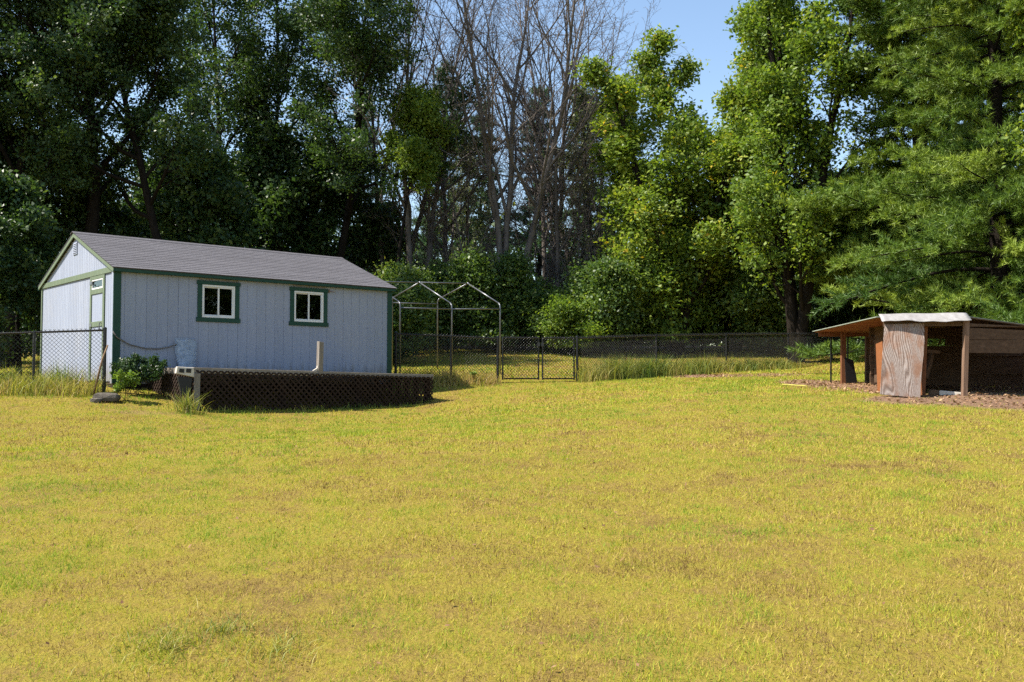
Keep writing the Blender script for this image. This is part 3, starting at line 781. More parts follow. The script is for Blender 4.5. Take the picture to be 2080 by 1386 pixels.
# ---------------------------------------------------------------- steel carport frame
def carport():
    n2, f2 = at(1016, 618, 26.0), at(889, 609, 28.5); a2 = at(950, 576, 27.2)
    n1, a1 = at(918, 618, 25.1), at(852, 574, 26.3); f1 = at(797, 606, 27.5)
    n0 = at(813, 615, 24.2); a0 = a1 + (a1 - a2) * .98; f0 = f1 + (f1 - f2) * .98
    o0 = np.array([n2[0], n2[1], g(n2[0], n2[1])])
    e = empty('carport_frame', o0, 0, 'bare galvanised steel carport frame standing behind the fence', 'carport')
    r = .020
    for nn, aa, ff in ((n2, a2, f2), (n1, a1, f1), (n0, a0, f0)):
        for q in (nn, ff):
            d = (aa - q); d /= np.linalg.norm(d)
            base = np.array([q[0], q[1], g(q[0], q[1]) - .1])
            MB().tube([base - o0, q - np.array([0, 0, .10]) - o0, q - np.array([0, 0, .03]) + d * .015 - o0, q + d * .09 - o0], r, 8).build('leg', M_PIPE, e, smooth=True)
            MB().tube([q + d * .09 - o0, aa - d * .02 - o0], r * .92, 8).build('rafter', M_PIPE, e, smooth=True)
        MB().tube([aa - (ff - nn) / np.linalg.norm(ff - nn) * .07 - o0 - np.array([0, 0, .02]), aa - o0 + np.array([0, 0, .015]), aa + (ff - nn) / np.linalg.norm(ff - nn) * .07 - o0 - np.array([0, 0, .02])], r * 1.1, 8).build('ridge_joint', M_PIPE, e, smooth=True)
    dz = np.array([0, 0, .13])
    for u, w_, nm, s_ in ((a2, a1, 'ridge_pole', 0), (a1, a0, 'ridge_pole', 0), (n2, n1, 'side_rail', 1), (n1, n0, 'side_rail', 1), (f2, f1, 'side_rail', 1), (f1, f0, 'side_rail', 1)):
        MB().tube([u - dz * s_ - o0, w_ - dz * s_ - o0], r * .85, 8).build(nm, M_PIPE, e, smooth=True)
carport()

# ---------------------------------------------------------------- lean-to animal shelter
def shelter():
    fl = at(1795, 657, 16.35); fr = at(1966, 657, 16.05)        # front roof edge, bottom
    base = np.array([(fl[0] + fr[0]) / 2, 16.3]); o0 = np.array([base[0], base[1], g(*base)])
    e = empty('animal_shelter', o0, 0, 'low lean-to animal shelter of old wood with a tin front edge', 'shelter')
    R = lambda p: np.array(p, float) - o0
    GZ = lambda x, y: g(x, y) - .08
    xl, xr = fl[0], fr[0]
    yl, yr = 16.40, 16.12
    zt = fl[2]                                                   # underside of the front
    fd = np.array([xr - xl, yr - yl]); fdl = np.linalg.norm(fd); fd /= fdl; bd = np.array([-fd[1], fd[0]])  # right, back
    def pt(a, b, z): q = np.array([xl, yl]) + fd * a + bd * b; return np.array([q[0], q[1], z])
    # left roof slab: from the front left corner back to the far edge (underside of orange plywood planks)
    NL = pt(-.02, .20, at(1797, 647, 16.6)[2]); FL = at(1655, 676, 20.6)
    FR = at(1800, 677, 20.9); FRR = FR + np.array([2.2, -.15, .03]); NR = pt(fdl, .20, NL[2] + .0)
    # planks of the roof deck run from left to right edge; divide the front-back length
    n = 12
    for i in range(n):
        t0, t1 = i / n, (i + 1) / n - .004
        a0, a1 = NL + (FL - NL) * t0, NL + (FL - NL) * t1
        b0, b1 = NR + (FRR - NR) * t0, NR + (FRR - NR) * t1
        up = np.array([0, 0, .018])
        MB().hexa([R(a0), R(b0), R(b1), R(a1), R(a0 + up), R(b0 + up), R(b1 + up), R(a1 + up)]).build('roof_plank', M_PLYRED, e)
    up0, up1 = np.array([0, 0, .019]), np.array([0, 0, .034])
    ol = np.array([-.05, 0, 0])
    MB().hexa([R(NL + up0 + ol), R(NR + up0), R(FRR + up0), R(FL + up0 + ol), R(NL + up1 + ol), R(NR + up1), R(FRR + up1), R(FL + up1 + ol)]).build('roof_cover', M_ROOFEDGE, e)
    # right bay roof slopes down to the right
    RR0, RR1 = at(2150, 668, 17.05), None
    nr0 = pt(fdl + .03, .06, NL[2] - .02); RB = np.array([RR0[0], RR0[1], at(2150, 672, 17.05)[2]])
    for i in range(8):
        t0, t1 = i / 8, (i + 1) / 8 - .004
        bk = np.array([.25, 3.4, .10])
        p0, p1 = nr0 + bk * t0, nr0 + bk * t1; q0, q1 = RB + bk * t0, RB + bk * t1
        up = np.array([0, 0, .018])
        MB().hexa([R(p0), R(q0), R(q1), R(p1), R(p0 + up), R(q0 + up), R(q1 + up), R(p1 + up)]).build('roof_plank', M_SIDEB, e)
    bk = np.array([.25, 3.4, .10])
    MB().hexa([R(nr0 + up0), R(RB + up0), R(RB + bk + up0), R(nr0 + bk + up0), R(nr0 + up1), R(RB + up1), R(RB + bk + up1), R(nr0 + bk + up1)]).build('roof_cover', M_ROOFEDGE, e)
    # front tin: corrugated sheet, corrugations running left to right, sloping down to the front
    V, F_ = [], []
    nu, nv = 22, 33
    zlo, zhi = zt + .02, at(1880, 638, 16.6)[2]
    for j in range(nv):
        t = j / (nv - 1)
        for i in range(nu):
            a = -.03 + (fdl + .09) * i / (nu - 1)
            dent = (1 - t) ** 2 * (.014 * math.sin(a * 5.3) + .007 * math.sin(a * 17 + 1)) + .004 * math.sin(a * 9 + t * 4)
            q = pt(a, -.14 + .36 * t + (1 - t) * .01 * math.sin(a * 11), zlo + (zhi - zlo) * t + .0085 * math.sin(t * 5.0 * 2 * math.pi) + dent)
            V.append(R(q))
    F_ = [(j * nu + i, j * nu + i + 1, (j + 1) * nu + i + 1, (j + 1) * nu + i) for j in range(nv - 1) for i in range(nu - 1)]
    o = MB().add(V, F_).build('tin_sheet', M_TIN, e, smooth=True)
    s_ = o.modifiers.new('thickness', 'SOLIDIFY'); s_.thickness = .004; s_.offset = 1
    # header beam below the tin
    MB().beam(R(pt(.02, .06, zt - .01)), R(pt(fdl, .06, zt - .01)), .045, .09).build('header_beam', M_SIDEB, e)
    # big leaning plywood door sheet with bold raised grain
    tl, tr = at(1797, 659, 16.34), at(1877, 657, 16.26); bl, br = at(1788, 801, 16.02), at(1870, 809, 15.93)
    nrm = np.cross(tr - tl, bl - tl); nrm /= np.linalg.norm(nrm); nrm = nrm if nrm[1] > 0 else -nrm
    mb = MB(); grid = []
    nu, nv = 6, 10
    vs_ = []
    for lay in (0, .016):
        for j in range(nv):
            for i in range(nu):
                u, v_ = i / (nu - 1), j / (nv - 1)
                top = tl + (tr - tl) * u; bot = bl + (br - bl) * u
                q = top + (bot - top) * v_
                q = q + np.array([(-.012 if i == 0 else 0) * math.sin(v_ * 3.1) + .012 * math.sin(v_ * 6) * (i == 5), -.02 * math.sin(v_ * math.pi), 0]) + nrm * lay
                vs_.append(R(q))
    fs = []
    for j in range(nv - 1):
        for i in range(nu - 1):
            a = j * nu + i
            fs.append((a, a + nu, a + nu + 1, a + 1)); b = a + nu * nv; fs.append((b, b + 1, b + nu + 1, b + nu))
    N = nu * nv
    for i in range(nu - 1): fs.append((i, i + 1, N + i + 1, N + i)); a = (nv - 1) * nu + i; fs.append((a, N + a, N + a + 1, a + 1))
    for j in range(nv - 1): a = j * nu; fs.append((a, N + a, N + a + nu, a + nu)); a = j * nu + nu - 1; fs.append((a, a + nu, N + a + nu, N + a))
    mb.add(vs_, fs).build('door_sheet', M_GRAIN, e, smooth=False)
    # posts
    def post(pxt, pyt, pxb, Y, w=.085, mt=M_POSTRED, nm='post', dp=.085):
        t = at(pxt, pyt, Y); b = at(pxb, 800, Y); zb = GZ(b[0], b[1])
        MB().hexa([R((b[0] - w/2, Y - dp/2, zb)), R((b[0] + w/2, Y - dp/2, zb)), R((b[0] + w/2, Y + dp/2, zb)), R((b[0] - w/2, Y + dp/2, zb)),
                   R((t[0] - w/2, Y - dp/2, t[2])), R((t[0] + w/2, Y - dp/2, t[2])), R((t[0] + w/2, Y + dp/2, t[2])), R((t[0] - w/2, Y + dp/2, t[2]))]).build(nm, mt, e, bevel=.004)
    post(1963, 652, 1958, 16.10, .078, M_POSTB)
    post(1880, 660, 1874, 16.42, .05, M_POSTRED)
    post(1713, 677, 1713, 20.0, .10)
    post(1789, 675, 1789, 20.3, .10)
    post(1688, 682, 1688, 20.5, .03, M_BLACK, 'thin_pole', .03)
    post(1722, 680, 1722, 20.55, .03, M_BLACK, 'thin_pole', .03)
    post(1762, 684, 1762, 20.6, .09, M_SIDEB)
    post(2085, 668, 2085, 16.95, .09, M_SIDEB)
    MB().beam(R(at(1684, 672, 20.5)), R(at(1684, 680, 20.5)), .035, .035).build('pole_bracket', M_PALE, e)
    MB().beam(R(at(1663, 679.5, 20.45)), R(at(1990, 680, 20.45)), .05, .09).build('rear_beam', M_POSTRED, e)
    # side board panel near the door on the left, dark guard on the left post
    a = at(1781, 699, 17.6); b = at(1790, 699, 16.9); zb = GZ(a[0], a[1])
    MB().hexa([R((a[0], a[1], zb)), R((b[0] + .04, b[1], zb)), R((b[0] + .055, b[1] + .02, zb)), R((a[0] + .015, a[1] + .02, zb)),
               R((a[0] - .02, a[1], a[2])), R((b[0] + .02, b[1], a[2] + .02)), R((b[0] + .035, b[1] + .02, a[2] + .02)), R((a[0] - .005, a[1] + .02, a[2]))]).build('side_panel', M_PLYRED, e)
    d0, d1 = at(1716, 726, 19.94), at(1733, 732, 19.94); d2, d3 = at(1719, 779, 19.94), at(1742, 778, 19.94)
    MB().prism([R(d0), R(d1), R(d3), R(d2)], (0, .02, 0)).build('guard_panel', M_BLACKP, e)
    # enclosed back and partitions so the inside stays dark
    def panel(a, b, zlo_, zhi_, th, nm, mt, nb=1):
        a = np.array(a, float); b = np.array(b, float); d = (b - a); ln = np.linalg.norm(d); d /= ln; nn = np.array([-d[1], d[0]]) * th
        for i in range(nb):
            off = nn * (.18 if i % 2 else 0); z0_ = zlo_ + (zhi_ - zlo_) * i / nb - (.02 if i else 0); z1_ = zlo_ + (zhi_ - zlo_) * (i + 1) / nb
            a_, b_ = a + off * 5.8, b + off * 5.8
            q = [(*a_, z0_), (*b_, z0_), (*(b_ + nn), z0_), (*(a_ + nn), z0_), (*a_, z1_), (*b_, z1_), (*(b_ + nn), z1_), (*(a_ + nn), z1_)]
            MB().hexa([R(k) for k in q]).build(nm, mt, e)
    gb = g(8.2, 18.9) - .1
    bx0, bx1 = 7.05, 10.6
    win_lo, win_hi = at(1890, 703, 19.0)[2], at(1890, 688, 19.0)[2]
    wx0, wx1 = at(1878, 700, 19.0)[0], at(1921, 700, 19.0)[0]
    panel((bx0, 19.0), (bx1, 19.0), gb, win_lo, .03, 'back_board', M_SIDEB, 5)
    panel((wx1, 19.0), (bx1, 19.0), win_lo + .004, NL[2] - .02, .03, 'back_board', M_SIDEB, 2)
    panel((bx0, 19.0), (wx0, 19.0), win_lo + .004, NL[2] - .02, .03, 'back_board', M_SIDEB, 2)
    panel((wx0, 19.0), (wx1, 19.0), win_hi, NL[2] - .02, .03, 'back_board', M_SIDEB, 1)
    a, b = at(1906, 702, 18.98), at(1912, 689, 18.98)
    MB().beam(R(a), R(b), .025, .025).build('window_bar', M_SIDEB, e)
    panel(pt(.62, .34, 0)[:2], (bx0 + .1, 18.98), g(7, 17.5) - .1, NL[2] - .01, .02, 'partition_board', M_SIDEB, 5)
    pr = at(2140, 700, 17.05)
    panel((pr[0], 17.05), (10.6, 18.98), g(9.8, 17.5) - .1, NL[2] - .12, .02, 'side_board', M_SIDEB, 5)
    # right front boards
    for i, (y0, y1) in enumerate(((657, 664), (666, 690), (691, 717))):
        a0, b0 = at(1969, y1, 16.14), at(2100, y1 + (1 if i == 2 else 0), 16.85); a1, b1 = at(1969, y0, 16.14), at(2100, y0 + (9 if i == 0 else 6 if i == 1 else 0), 16.85)
        dp = np.array([0, .022, 0])
        MB().hexa([R(a0), R(b0), R(b0 + dp), R(a0 + dp), R(a1), R(b1), R(b1 + dp), R(a1 + dp)]).build('front_board', M_SIDEB, e)
    # threshold timbers
    a, b, c, d = at(1886, 797, 16.42), at(1907, 799, 16.36), at(1908, 799, 16.35), at(1953, 803, 16.2)
    MB().beam(R(a), R(b), .05, .10).build('threshold_timber', M_SIDEB, e, bevel=.004)
    MB().beam(R(c), R(d), .05, .095).build('threshold_timber', M_PALE, e, bevel=.004)
    # broken stub boards behind the door
    a, b = at(1880, 714, 16.9), at(1905, 716, 17.0)
    MB().beam(R(a), R(b), .10, .055).build('ledge_board', M_SIDEB, e)
    a, b = at(1893, 720, 16.95), at(1880, 768, 16.8)
    MB().beam(R(a), R(b), .05, .09).build('brace_board', M_SIDEB, e)
shelter()

# ---------------------------------------------------------------- small things by the shed
def rock_mesh(rng, sx, sy, sz, n=2):
    import bmesh
    bm = bmesh.new(); bmesh.ops.create_icosphere(bm, subdivisions=n, radius=1)
    for v in bm.verts:
        k = 1 + rng.normal(0, .07)
        p_ = v.co * k
        q = Vector((math.copysign(abs(p_.x) ** .6, p_.x) * sx, math.copysign(abs(p_.y) ** .6, p_.y) * sy, math.copysign(abs(p_.z) ** .6, p_.z) * sz))
        v.co = q
    me = bpy.data.meshes.new('stone'); bm.to_mesh(me); bm.free(); me.materials.append(M_STONE); return me
p = at(217, 790, 16.75)
st = obj_from(rock_mesh(RNG, .22, .13, .085), 'stone_block'); st.location = (p[0], 16.75, g(p[0], 16.75) + .07); st.rotation_euler = (0, .03, .2)
tag(st, 'dark flat stone block in the grass below the shed corner', 'stone')
p = at(196, 798, 16.6)
st = obj_from(rock_mesh(RNG, .10, .08, .05), 'stone_block'); st.location = (p[0], 16.6, g(p[0], 16.6) + .03)
tag(st, 'small dark stone left of the flat stone block', 'stone')
a, b = at(219, 701, 17.45), at(190, 762, 17.3)
sk = MB().tube([(a[0], a[1], a[2]), ((a[0]+b[0])/2 + .03, (a[1]+b[1])/2, (a[2]+b[2])/2 + .01), (b[0], b[1], g(b[0], b[1]) - .02)], [.014, .018, .022], 7).build('leaning_stick', M_STICK, smooth=True)
tag(sk, 'brown stick leaning on the black fence post by the shed', 'stick')
# brown debris and pale flowers in front of the gable, behind the left fence
pd = at(152, 758, 17.85); gd = g(pd[0], 17.85)
e = empty('brush_pile', (pd[0], 17.85, gd), 0, 'heap of brown brush against the shed gable behind the fence', 'brush pile')
for i in range(16):
    th = RNG.uniform(0, 2 * math.pi); ln = RNG.uniform(.12, .3)
    c0 = np.array([RNG.uniform(-.16, .16), RNG.uniform(-.08, .08), RNG.uniform(-.02, .08)])
    d_ = np.array([math.cos(th) * .8, math.sin(th) * .4, RNG.uniform(.3, .9)]) * ln
    MB().tube([c0, c0 + d_ * .5 + RNG.normal(0, .01, 3), c0 + d_], [.016, .012, .005], 5).build('branch', M_DEBRIS, e)
MB().beam((.05, -.05, .02), (.16, .02, .36), .03, .012).build('pale_slat', M_PALE, e)
yl = at(1580, 788, 19.0)
ho = MB().tube([(5.2 + t * .62, 19.2 - t * .75 + .03 * math.sin(t * 5), g(5.2 + t * .62, 19.2 - t * .75) + .045) for t in np.linspace(.2, .75, 10)], .008, 6).build('garden_hose', M_YELLOW, smooth=True)
tag(ho, 'short pale yellow hose lying on the lawn near the shelter', 'hose')

# ---------------------------------------------------------------- grass
def blades_mesh(name, X, Y, Z, ln, w, lean, tint, mat, rng, curved=False, dirz=None):
    n = len(X)
    th = rng.uniform(0, 2 * np.pi, n)
    side = np.stack([np.cos(th), np.sin(th), np.zeros(n)], -1)
    ph = rng.uniform(0, 2 * np.pi, n)
    d = np.stack([np.cos(ph) * np.sin(lean), np.sin(ph) * np.sin(lean), np.cos(lean)], -1)
    B = np.stack([X, Y, Z], -1)
    if not curved:
        V = np.empty((n, 3, 3)); V[:, 0] = B - side * w[:, None] / 2; V[:, 1] = B + side * w[:, None] / 2; V[:, 2] = B + d * ln[:, None]
        F = np.arange(3 * n).reshape(n, 3)
        return mesh_np(name, V.reshape(-1, 3), 3, F, mat, tint=tint)
    bend = np.stack([np.cos(ph), np.sin(ph), np.zeros(n)], -1) * np.sin(lean)[:, None]
    V = np.empty((n, 6, 3))
    for k, t in enumerate((0, .5, 1.0)):
        c = B + np.stack([np.zeros(n), np.zeros(n), np.ones(n)], -1) * (ln * t * (1 - .35 * t * np.sin(lean)))[:, None] + bend * (ln * t * t)[:, None]
        ww = w * (1, .8, .12)[k] / 2
        V[:, 2 * k] = c - side * ww[:, None]; V[:, 2 * k + 1] = c + side * ww[:, None]
    o = np.arange(n)[:, None] * 6
    F = np.concatenate([o + np.array([0, 1, 3, 2]), o + np.array([2, 3, 5, 4])], 0)
    return mesh_np(name, V.reshape(-1, 3), 4, F, mat, tint=np.concatenate([tint, tint]))

def lawn_tint(X, Y, rng):
    big = fbm(X + 40, Y * 1.0 + 11, 2.6, 21, 4); mid = fbm(X + 7, Y + 3, .45, 33, 3)
    t = .53 + .11 * np.clip((Y - 8) / 9, 0, 1) + (big - .5) * .85 + (mid - .5) * 1.35 + rng.normal(0, .27, len(X))
    return t
def in_shed(X, Y, m=.0):
    dx = X - SH_A[0]; dy = Y - SH_A[1]
    a = dx * UX[0] + dy * UX[1]; b = dx * UY[0] + dy * UY[1]
    return ((a > -m) & (a < L + m) & (b > -m) & (b < W + m)) | ((a > .66 - m) & (a < .66 + DL + m) & (b > -2.17 - m) & (b < 0))
def fence_y(X):
    xs = [-30, -11.0, -7.4, -3.0, .6, 1.6, 3.87, 6.2, 8.7, 11, 20]; ys = [16.2, 16.9, 17.6, 22.8, 23.5, 23.6, 26, 28, 30.5, 33, 36]
    return np.interp(X, xs, ys)
def lawn_blades(y0, y1, dens, ln0, w0, rng):
    area_w = 1.12 * y1 + 3
    n = int(dens * (y1 - y0) * area_w)
    Y = rng.uniform(y0, y1, n); X = rng.uniform(-area_w / 2, area_w / 2, n)
    keep = (np.abs(X) < .56 * Y + 1.5) & ~in_shed(X, Y, .02)
    dm = dirt_mask(X, Y)
    keep &= rng.uniform(0, 1, n) > dm * .97
    keep &= wood_mask(X, Y) < .6
    X, Y = X[keep], Y[keep]; n = len(X)
    lush = fbm(X + 12, Y + 90, .9, 44, 3); cl = vnoise(X + 3, Y + 8, .11 + .006 * y0, 51)
    t = lawn_tint(X, Y, rng)
    ln = ln0 * rng.uniform(.5, 1.3, n) * (.35 + .45 * lush + .65 * cl)
    w = w0 * rng.uniform(.7, 1.3, n)
    lean = np.clip(rng.normal(.98 - .35 * cl, .40, n), .05, 1.5)
    t = t + (cl - .5) * .45
    return X, Y, gz(X, Y) - .004, ln, w, lean, t
rg = np.random.default_rng(5)
parts = [lawn_blades(3.3, 6.5, 5600, .040, .0042, rg), lawn_blades(6.5, 10.5, 3400, .042, .0058, rg), lawn_blades(10.5, 16.5, 1500, .046, .0095, rg), lawn_blades(16.5, 24.5, 700, .052, .016, rg), lawn_blades(24.5, 40.5, 170, .07, .032, rg)]
cat_ = [np.concatenate([p_[k] for p_ in parts]) for k in range(7)]
me = blades_mesh('lawn_grass', *cat_, M_GRASS, rg)
tag(obj_from(me, 'lawn_grass'), 'short dry yellow-green mown grass covering the yard', 'grass', kind='stuff')

def weeds(name, label, segs, n, h, spread, tint0, rng, w=.012):
    X, Y = [], []
    for (x0, y0, x1, y1, k) in segs:
        m = int(n * k); t = rng.uniform(0, 1, m)
        X.append(x0 + (x1 - x0) * t + rng.normal(0, spread, m) * .4); Y.append(y0 + (y1 - y0) * t + rng.normal(0, spread, m))
    X = np.concatenate(X); Y = np.concatenate(Y)
    k = ~in_shed(X, Y, .02); X, Y = X[k], Y[k]; m = len(X)
    cl = fbm(X + 5, Y * .3, .5, 77, 3)
    cl2 = vnoise(X + 31, Y * .5, .22, 13)
    ln = h * rng.uniform(.25, 1.2, m) * (.15 + .9 * cl + .75 * cl2)
    me = blades_mesh(name, X, Y, gz(X, Y) - .01, ln, w * rng.uniform(.6, 1.4, m), np.clip(rng.normal(.45, .28, m), 0, 1.3),
                     tint0 + (cl - .5) * .9 + rng.normal(0, .16, m), M_WEED, rng, curved=True)
    o = obj_from(me, name); tag(o, label, 'grass', kind='stuff'); return o
weeds('tall_grass', 'tall unmown yellow-green grass along the left chain link fence', [(-12.5, 16.75, -7.5, 17.35, 1.0), (-12.5, 17.6, -8.2, 18.4, .5)], 5200, .40, .20, .62, rg)
weeds('tall_grass', 'tall dry brown-green grass along fence from deck end to gate', [(-3.0, 22.5, -.4, 23.1, 1.0), (-2.9, 22.9, -.4, 23.6, .5)], 2300, .36, .22, .42, rg)
weeds('tall_grass', 'tall green-gold grass along the long fence next to the gate', [(1.7, 23.55, 3.9, 25.85, 1.0), (1.9, 24.1, 3.6, 26.3, .5)], 2600, .52, .24, .66, rg, .013)
weeds('tall_grass', 'straw-coloured grass along the long fence middle', [(3.9, 25.85, 6.2, 27.85, 1.0)], 2600, .46, .28, .58, rg, .013)
weeds('tall_grass', 'low ragged grass along the far end of the long fence', [(6.2, 27.85, 8.8, 30.3, 1.0)], 2600, .38, .3, .66, rg, .013)
# ragged tufts at walls, deck and posts
weeds('tall_grass', 'grass tufts along the foot of the deck lattice', [(dk0[0] + .2, dk0[1] - .12, dk0[0] + UX[0] * DL, dk0[1] + UX[1] * DL - .10, 1.0)], 520, .13, .06, .75, rg, .01)

def tuft(label, x, y, n, h, rad, tint0, lean=.55, w=.009):
    r = np.abs(rg.normal(0, rad, n)); th = rg.uniform(0, 2 * np.pi, n)
    X = x + r * np.cos(th); Y = y + r * np.sin(th)
    me = blades_mesh('grass_tuft', X, Y, gz(X, Y) - .01, h * rg.uniform(.5, 1.2, n), w * rg.uniform(.7, 1.3, n), np.clip(rg.normal(lean, .3, n), 0, 1.4), tint0 + rg.normal(0, .18, n), M_WEED, rg, curved=True)
    o = obj_from(me, 'grass_tuft'); tag(o, label, 'grass tuft', kind='stuff'); return o
p = at(377, 815, 16.35)
tuft('long arching grass tuft at the deck near corner', p[0], 16.45, 170, .42, .12, .62, .6, .013)
p = at(440, 1310, 4.75)
tuft('long green grass tuft in the nearest part of the lawn', p[0], 4.85, 200, .095, .15, .72, .8, .005)
p = at(330, 1330, 4.6)
tuft('flattened pale grass tuft beside the long green tuft', p[0], 4.6, 240, .11, .2, .5, 1.2, .005)
p = at(560, 1340, 4.6)
tuft('thin flattened grass tuft right of the long green tuft', p[0], 4.6, 130, .10, .18, .55, 1.2, .005)

# fallen leaves and bark litter on the bare soil round the shelter
n = 16000
X = rg.uniform(4.0, 12.0, n); Y = rg.uniform(14.0, 27.5, n)
k = (rg.uniform(0, 1, n) < dirt_mask(X, Y)); X, Y = X[k], Y[k]
m = len(X); s_ = rg.uniform(.012, .038, m); th = rg.uniform(0, 6.283, m)
u = np.stack([np.cos(th), np.sin(th), rg.normal(0, .35, m)], -1) * s_[:, None]; v_ = np.stack([-np.sin(th), np.cos(th), rg.normal(0, .35, m)], -1) * (s_ * .6)[:, None]
B = np.stack([X, Y, gz(X, Y) + .012], -1)
V = np.stack([B - u, B - v_, B + u, B + v_], 1).reshape(-1, 3)
me = mesh_np('leaf_litter', V, 4, np.arange(4 * m).reshape(m, 4), M_CHIP, tint=rg.uniform(0, 1, m))
tag(obj_from(me, 'leaf_litter'), 'brown fallen leaf litter on bare soil round the shelter', 'leaf litter', kind='stuff')

nl = 900
Y = np.sqrt(rg.uniform(4.2 ** 2, 20 ** 2, nl)); X = rg.uniform(-.56, .56, nl) * Y
k = ~in_shed(X, Y, .05); X, Y = X[k], Y[k]; m = len(X)
s_ = rg.uniform(.008, .018, m); th = rg.uniform(0, 6.283, m)
u = np.stack([np.cos(th), np.sin(th), rg.normal(0, .4, m)], -1) * s_[:, None]; v_ = np.stack([-np.sin(th), np.cos(th), rg.normal(0, .4, m)], -1) * (s_ * .6)[:, None]
B = np.stack([X, Y, gz(X, Y) + .03], -1)
V = np.stack([B - u, B - v_, B + u, B + v_], 1).reshape(-1, 3)
me = mesh_np('fallen_leaves', V, 4, np.arange(4 * m).reshape(m, 4), M_CHIP, tint=rg.uniform(0, .6, m))
tag(obj_from(me, 'fallen_leaves'), 'small brown fallen leaves scattered over the lawn', 'leaves', kind='stuff')

# ---------------------------------------------------------------- trees
def unit(v): return v / (np.linalg.norm(v) + 1e-9)
def rot_off(d, ang, rng, az=None):
    a = np.cross(d, (0, 0, 1.0)) if abs(d[2]) < .97 else np.cross(d, (1.0, 0, 0))
    a = unit(a); b = np.cross(d, a); az = rng.uniform(0, 2 * math.pi) if az is None else az
    return unit(d * math.cos(ang) + (a * math.cos(az) + b * math.sin(az)) * math.sin(ang))
def grow(tubes, anchors, rng, p, d, Ln, r, lev, P):
    k = max(3, min(12, int(Ln / P['seg'][lev])))
    pts = [p]; dd = [d]
    for i in range(k):
        d = unit(d + rng.normal(0, P['wig'][lev], 3) + np.array([0, 0, P['trop'][lev]]))
        p = p + d * (Ln / k); pts.append(p); dd.append(d)
    pts = np.array(pts); t = np.linspace(0, 1, k + 1)
    R = r * (1 - P['taper'][lev] * t)
    tubes.append((pts, np.maximum(R, P.get('rmin', .004)), P['sides'][lev]))
    last = lev == len(P['n']) 
    if last or lev >= P['alev']:
        for i in range(1 if last else k // 2, k + 1): anchors.append(pts[i])
    if last: return
    n = P['n'][lev]
    az = rng.uniform(0, 6.28)
    for c in range(n):
        tt = P['t0'][lev] + (1 - P['t0'][lev]) * ((c + rng.uniform(.1, .9)) / n)
        f = tt * k; i = min(int(f), k - 1); q = pts[i] + (pts[i + 1] - pts[i]) * (f - i)
        az += 2.4 + rng.normal(0, .4)
        ang = P['ang'][lev] * rng.uniform(.75, 1.25) * (1 - P['angt'][lev] * tt)
        cd = rot_off(dd[i], ang, rng, az)
        sh_ = P['shape'](tt) if lev == 0 else (1 - .45 * tt)
        cl = (P['len'][lev] if lev == 0 else Ln * P['len'][lev]) * sh_ * rng.uniform(.75, 1.2)
        cr = min(R[i] * .62, P['rk'] * cl ** 1.15 + .004)
        grow(tubes, anchors, rng, q, cd, cl, cr, lev + 1, P)
def leaves(anchors, rng, per, spread, size, flat=.75, tint_mu=.45, tint_sd=.16, aspect=.62):
    A = np.array(anchors); n = len(A)
    ct = np.clip(rng.normal(tint_mu, tint_sd, n), 0, .9)
    idx = np.repeat(np.arange(n), per); m = len(idx)
    C = A[idx] + rng.normal(0, 1, (m, 3)) * np.array([spread, spread, spread * flat])
    CN = rng.normal(0, .8, (n, 3)) + np.array([0, 0, .7]); CN /= np.linalg.norm(CN, axis=1)[:, None]
    N = CN[idx] + rng.normal(0, .42, (m, 3)); N /= np.linalg.norm(N, axis=1)[:, None]
    U = np.cross(N, rng.normal(0, 1, (m, 3))); U /= np.linalg.norm(U, axis=1)[:, None] + 1e-9
    Wv = np.cross(N, U)
    s = size * rng.uniform(.5, 1.45, m)
    u = U * s[:, None] / 2; w = Wv * (s * aspect)[:, None] / 2; nn = N * (s * .10)[:, None]
    V = np.stack([C - u, C - w + nn, C + u, C + w + nn], 1).reshape(-1, 3)
    return V, np.arange(4 * m).reshape(m, 4), np.clip(ct[idx] + rng.normal(0, .10, m), 0, 1.2)

def P_broad(shape, limb, n=(20, 6, 4), ang=(1.0, .75, .8), t0=(.25, .2, .15), trop=(.02, .05, .03, .0), seg=(1.1, .55, .35, .25), wig=(.05, .13, .18, .22), rk=.016):
    return dict(n=n, ang=ang, angt=(.35, .2, .2), t0=t0, trop=trop, seg=seg, wig=wig, taper=(.85, .8, .8, .7), sides=(9, 6, 4, 3), len=(limb, .50, .48), shape=shape, rk=rk, alev=2)
TREE_CACHE = {}
def broad_meshes(key, seed, H, r0, P, per, spread, size, mat, bark=M_BARK, stems=((0, 0),), tint=(.45, .16), lean=0.0):
    rng = np.random.default_rng(seed); tubes, anchors = [], []
    for (ax, ay) in stems:
        d = unit(np.array([ax, ay, 1.0])); st = np.array([ax * .25, ay * .25, -.25])
        grow(tubes, anchors, rng, st, d, H * .95, r0, 0, P)
    # root flare
    tubes[0][1][0] *= 1.25
    tm = tubes_mesh('trunk', tubes, bark)
    cm = None
    if per:
        V, F, T = leaves(anchors, rng, per, spread, size, tint_mu=tint[0], tint_sd=tint[1])
        T = np.minimum(T, .93 + .07 * (T > 1.0))
        k = V[::4, 2] > .25
        kk = np.repeat(k, 4); V = V[kk]; F = np.arange(len(V)).reshape(-1, 4); T = T[k]
        cm = mesh_np('crown', V, 4, F, mat, tint=T)
    TREE_CACHE[key] = (tm, cm); return tm, cm
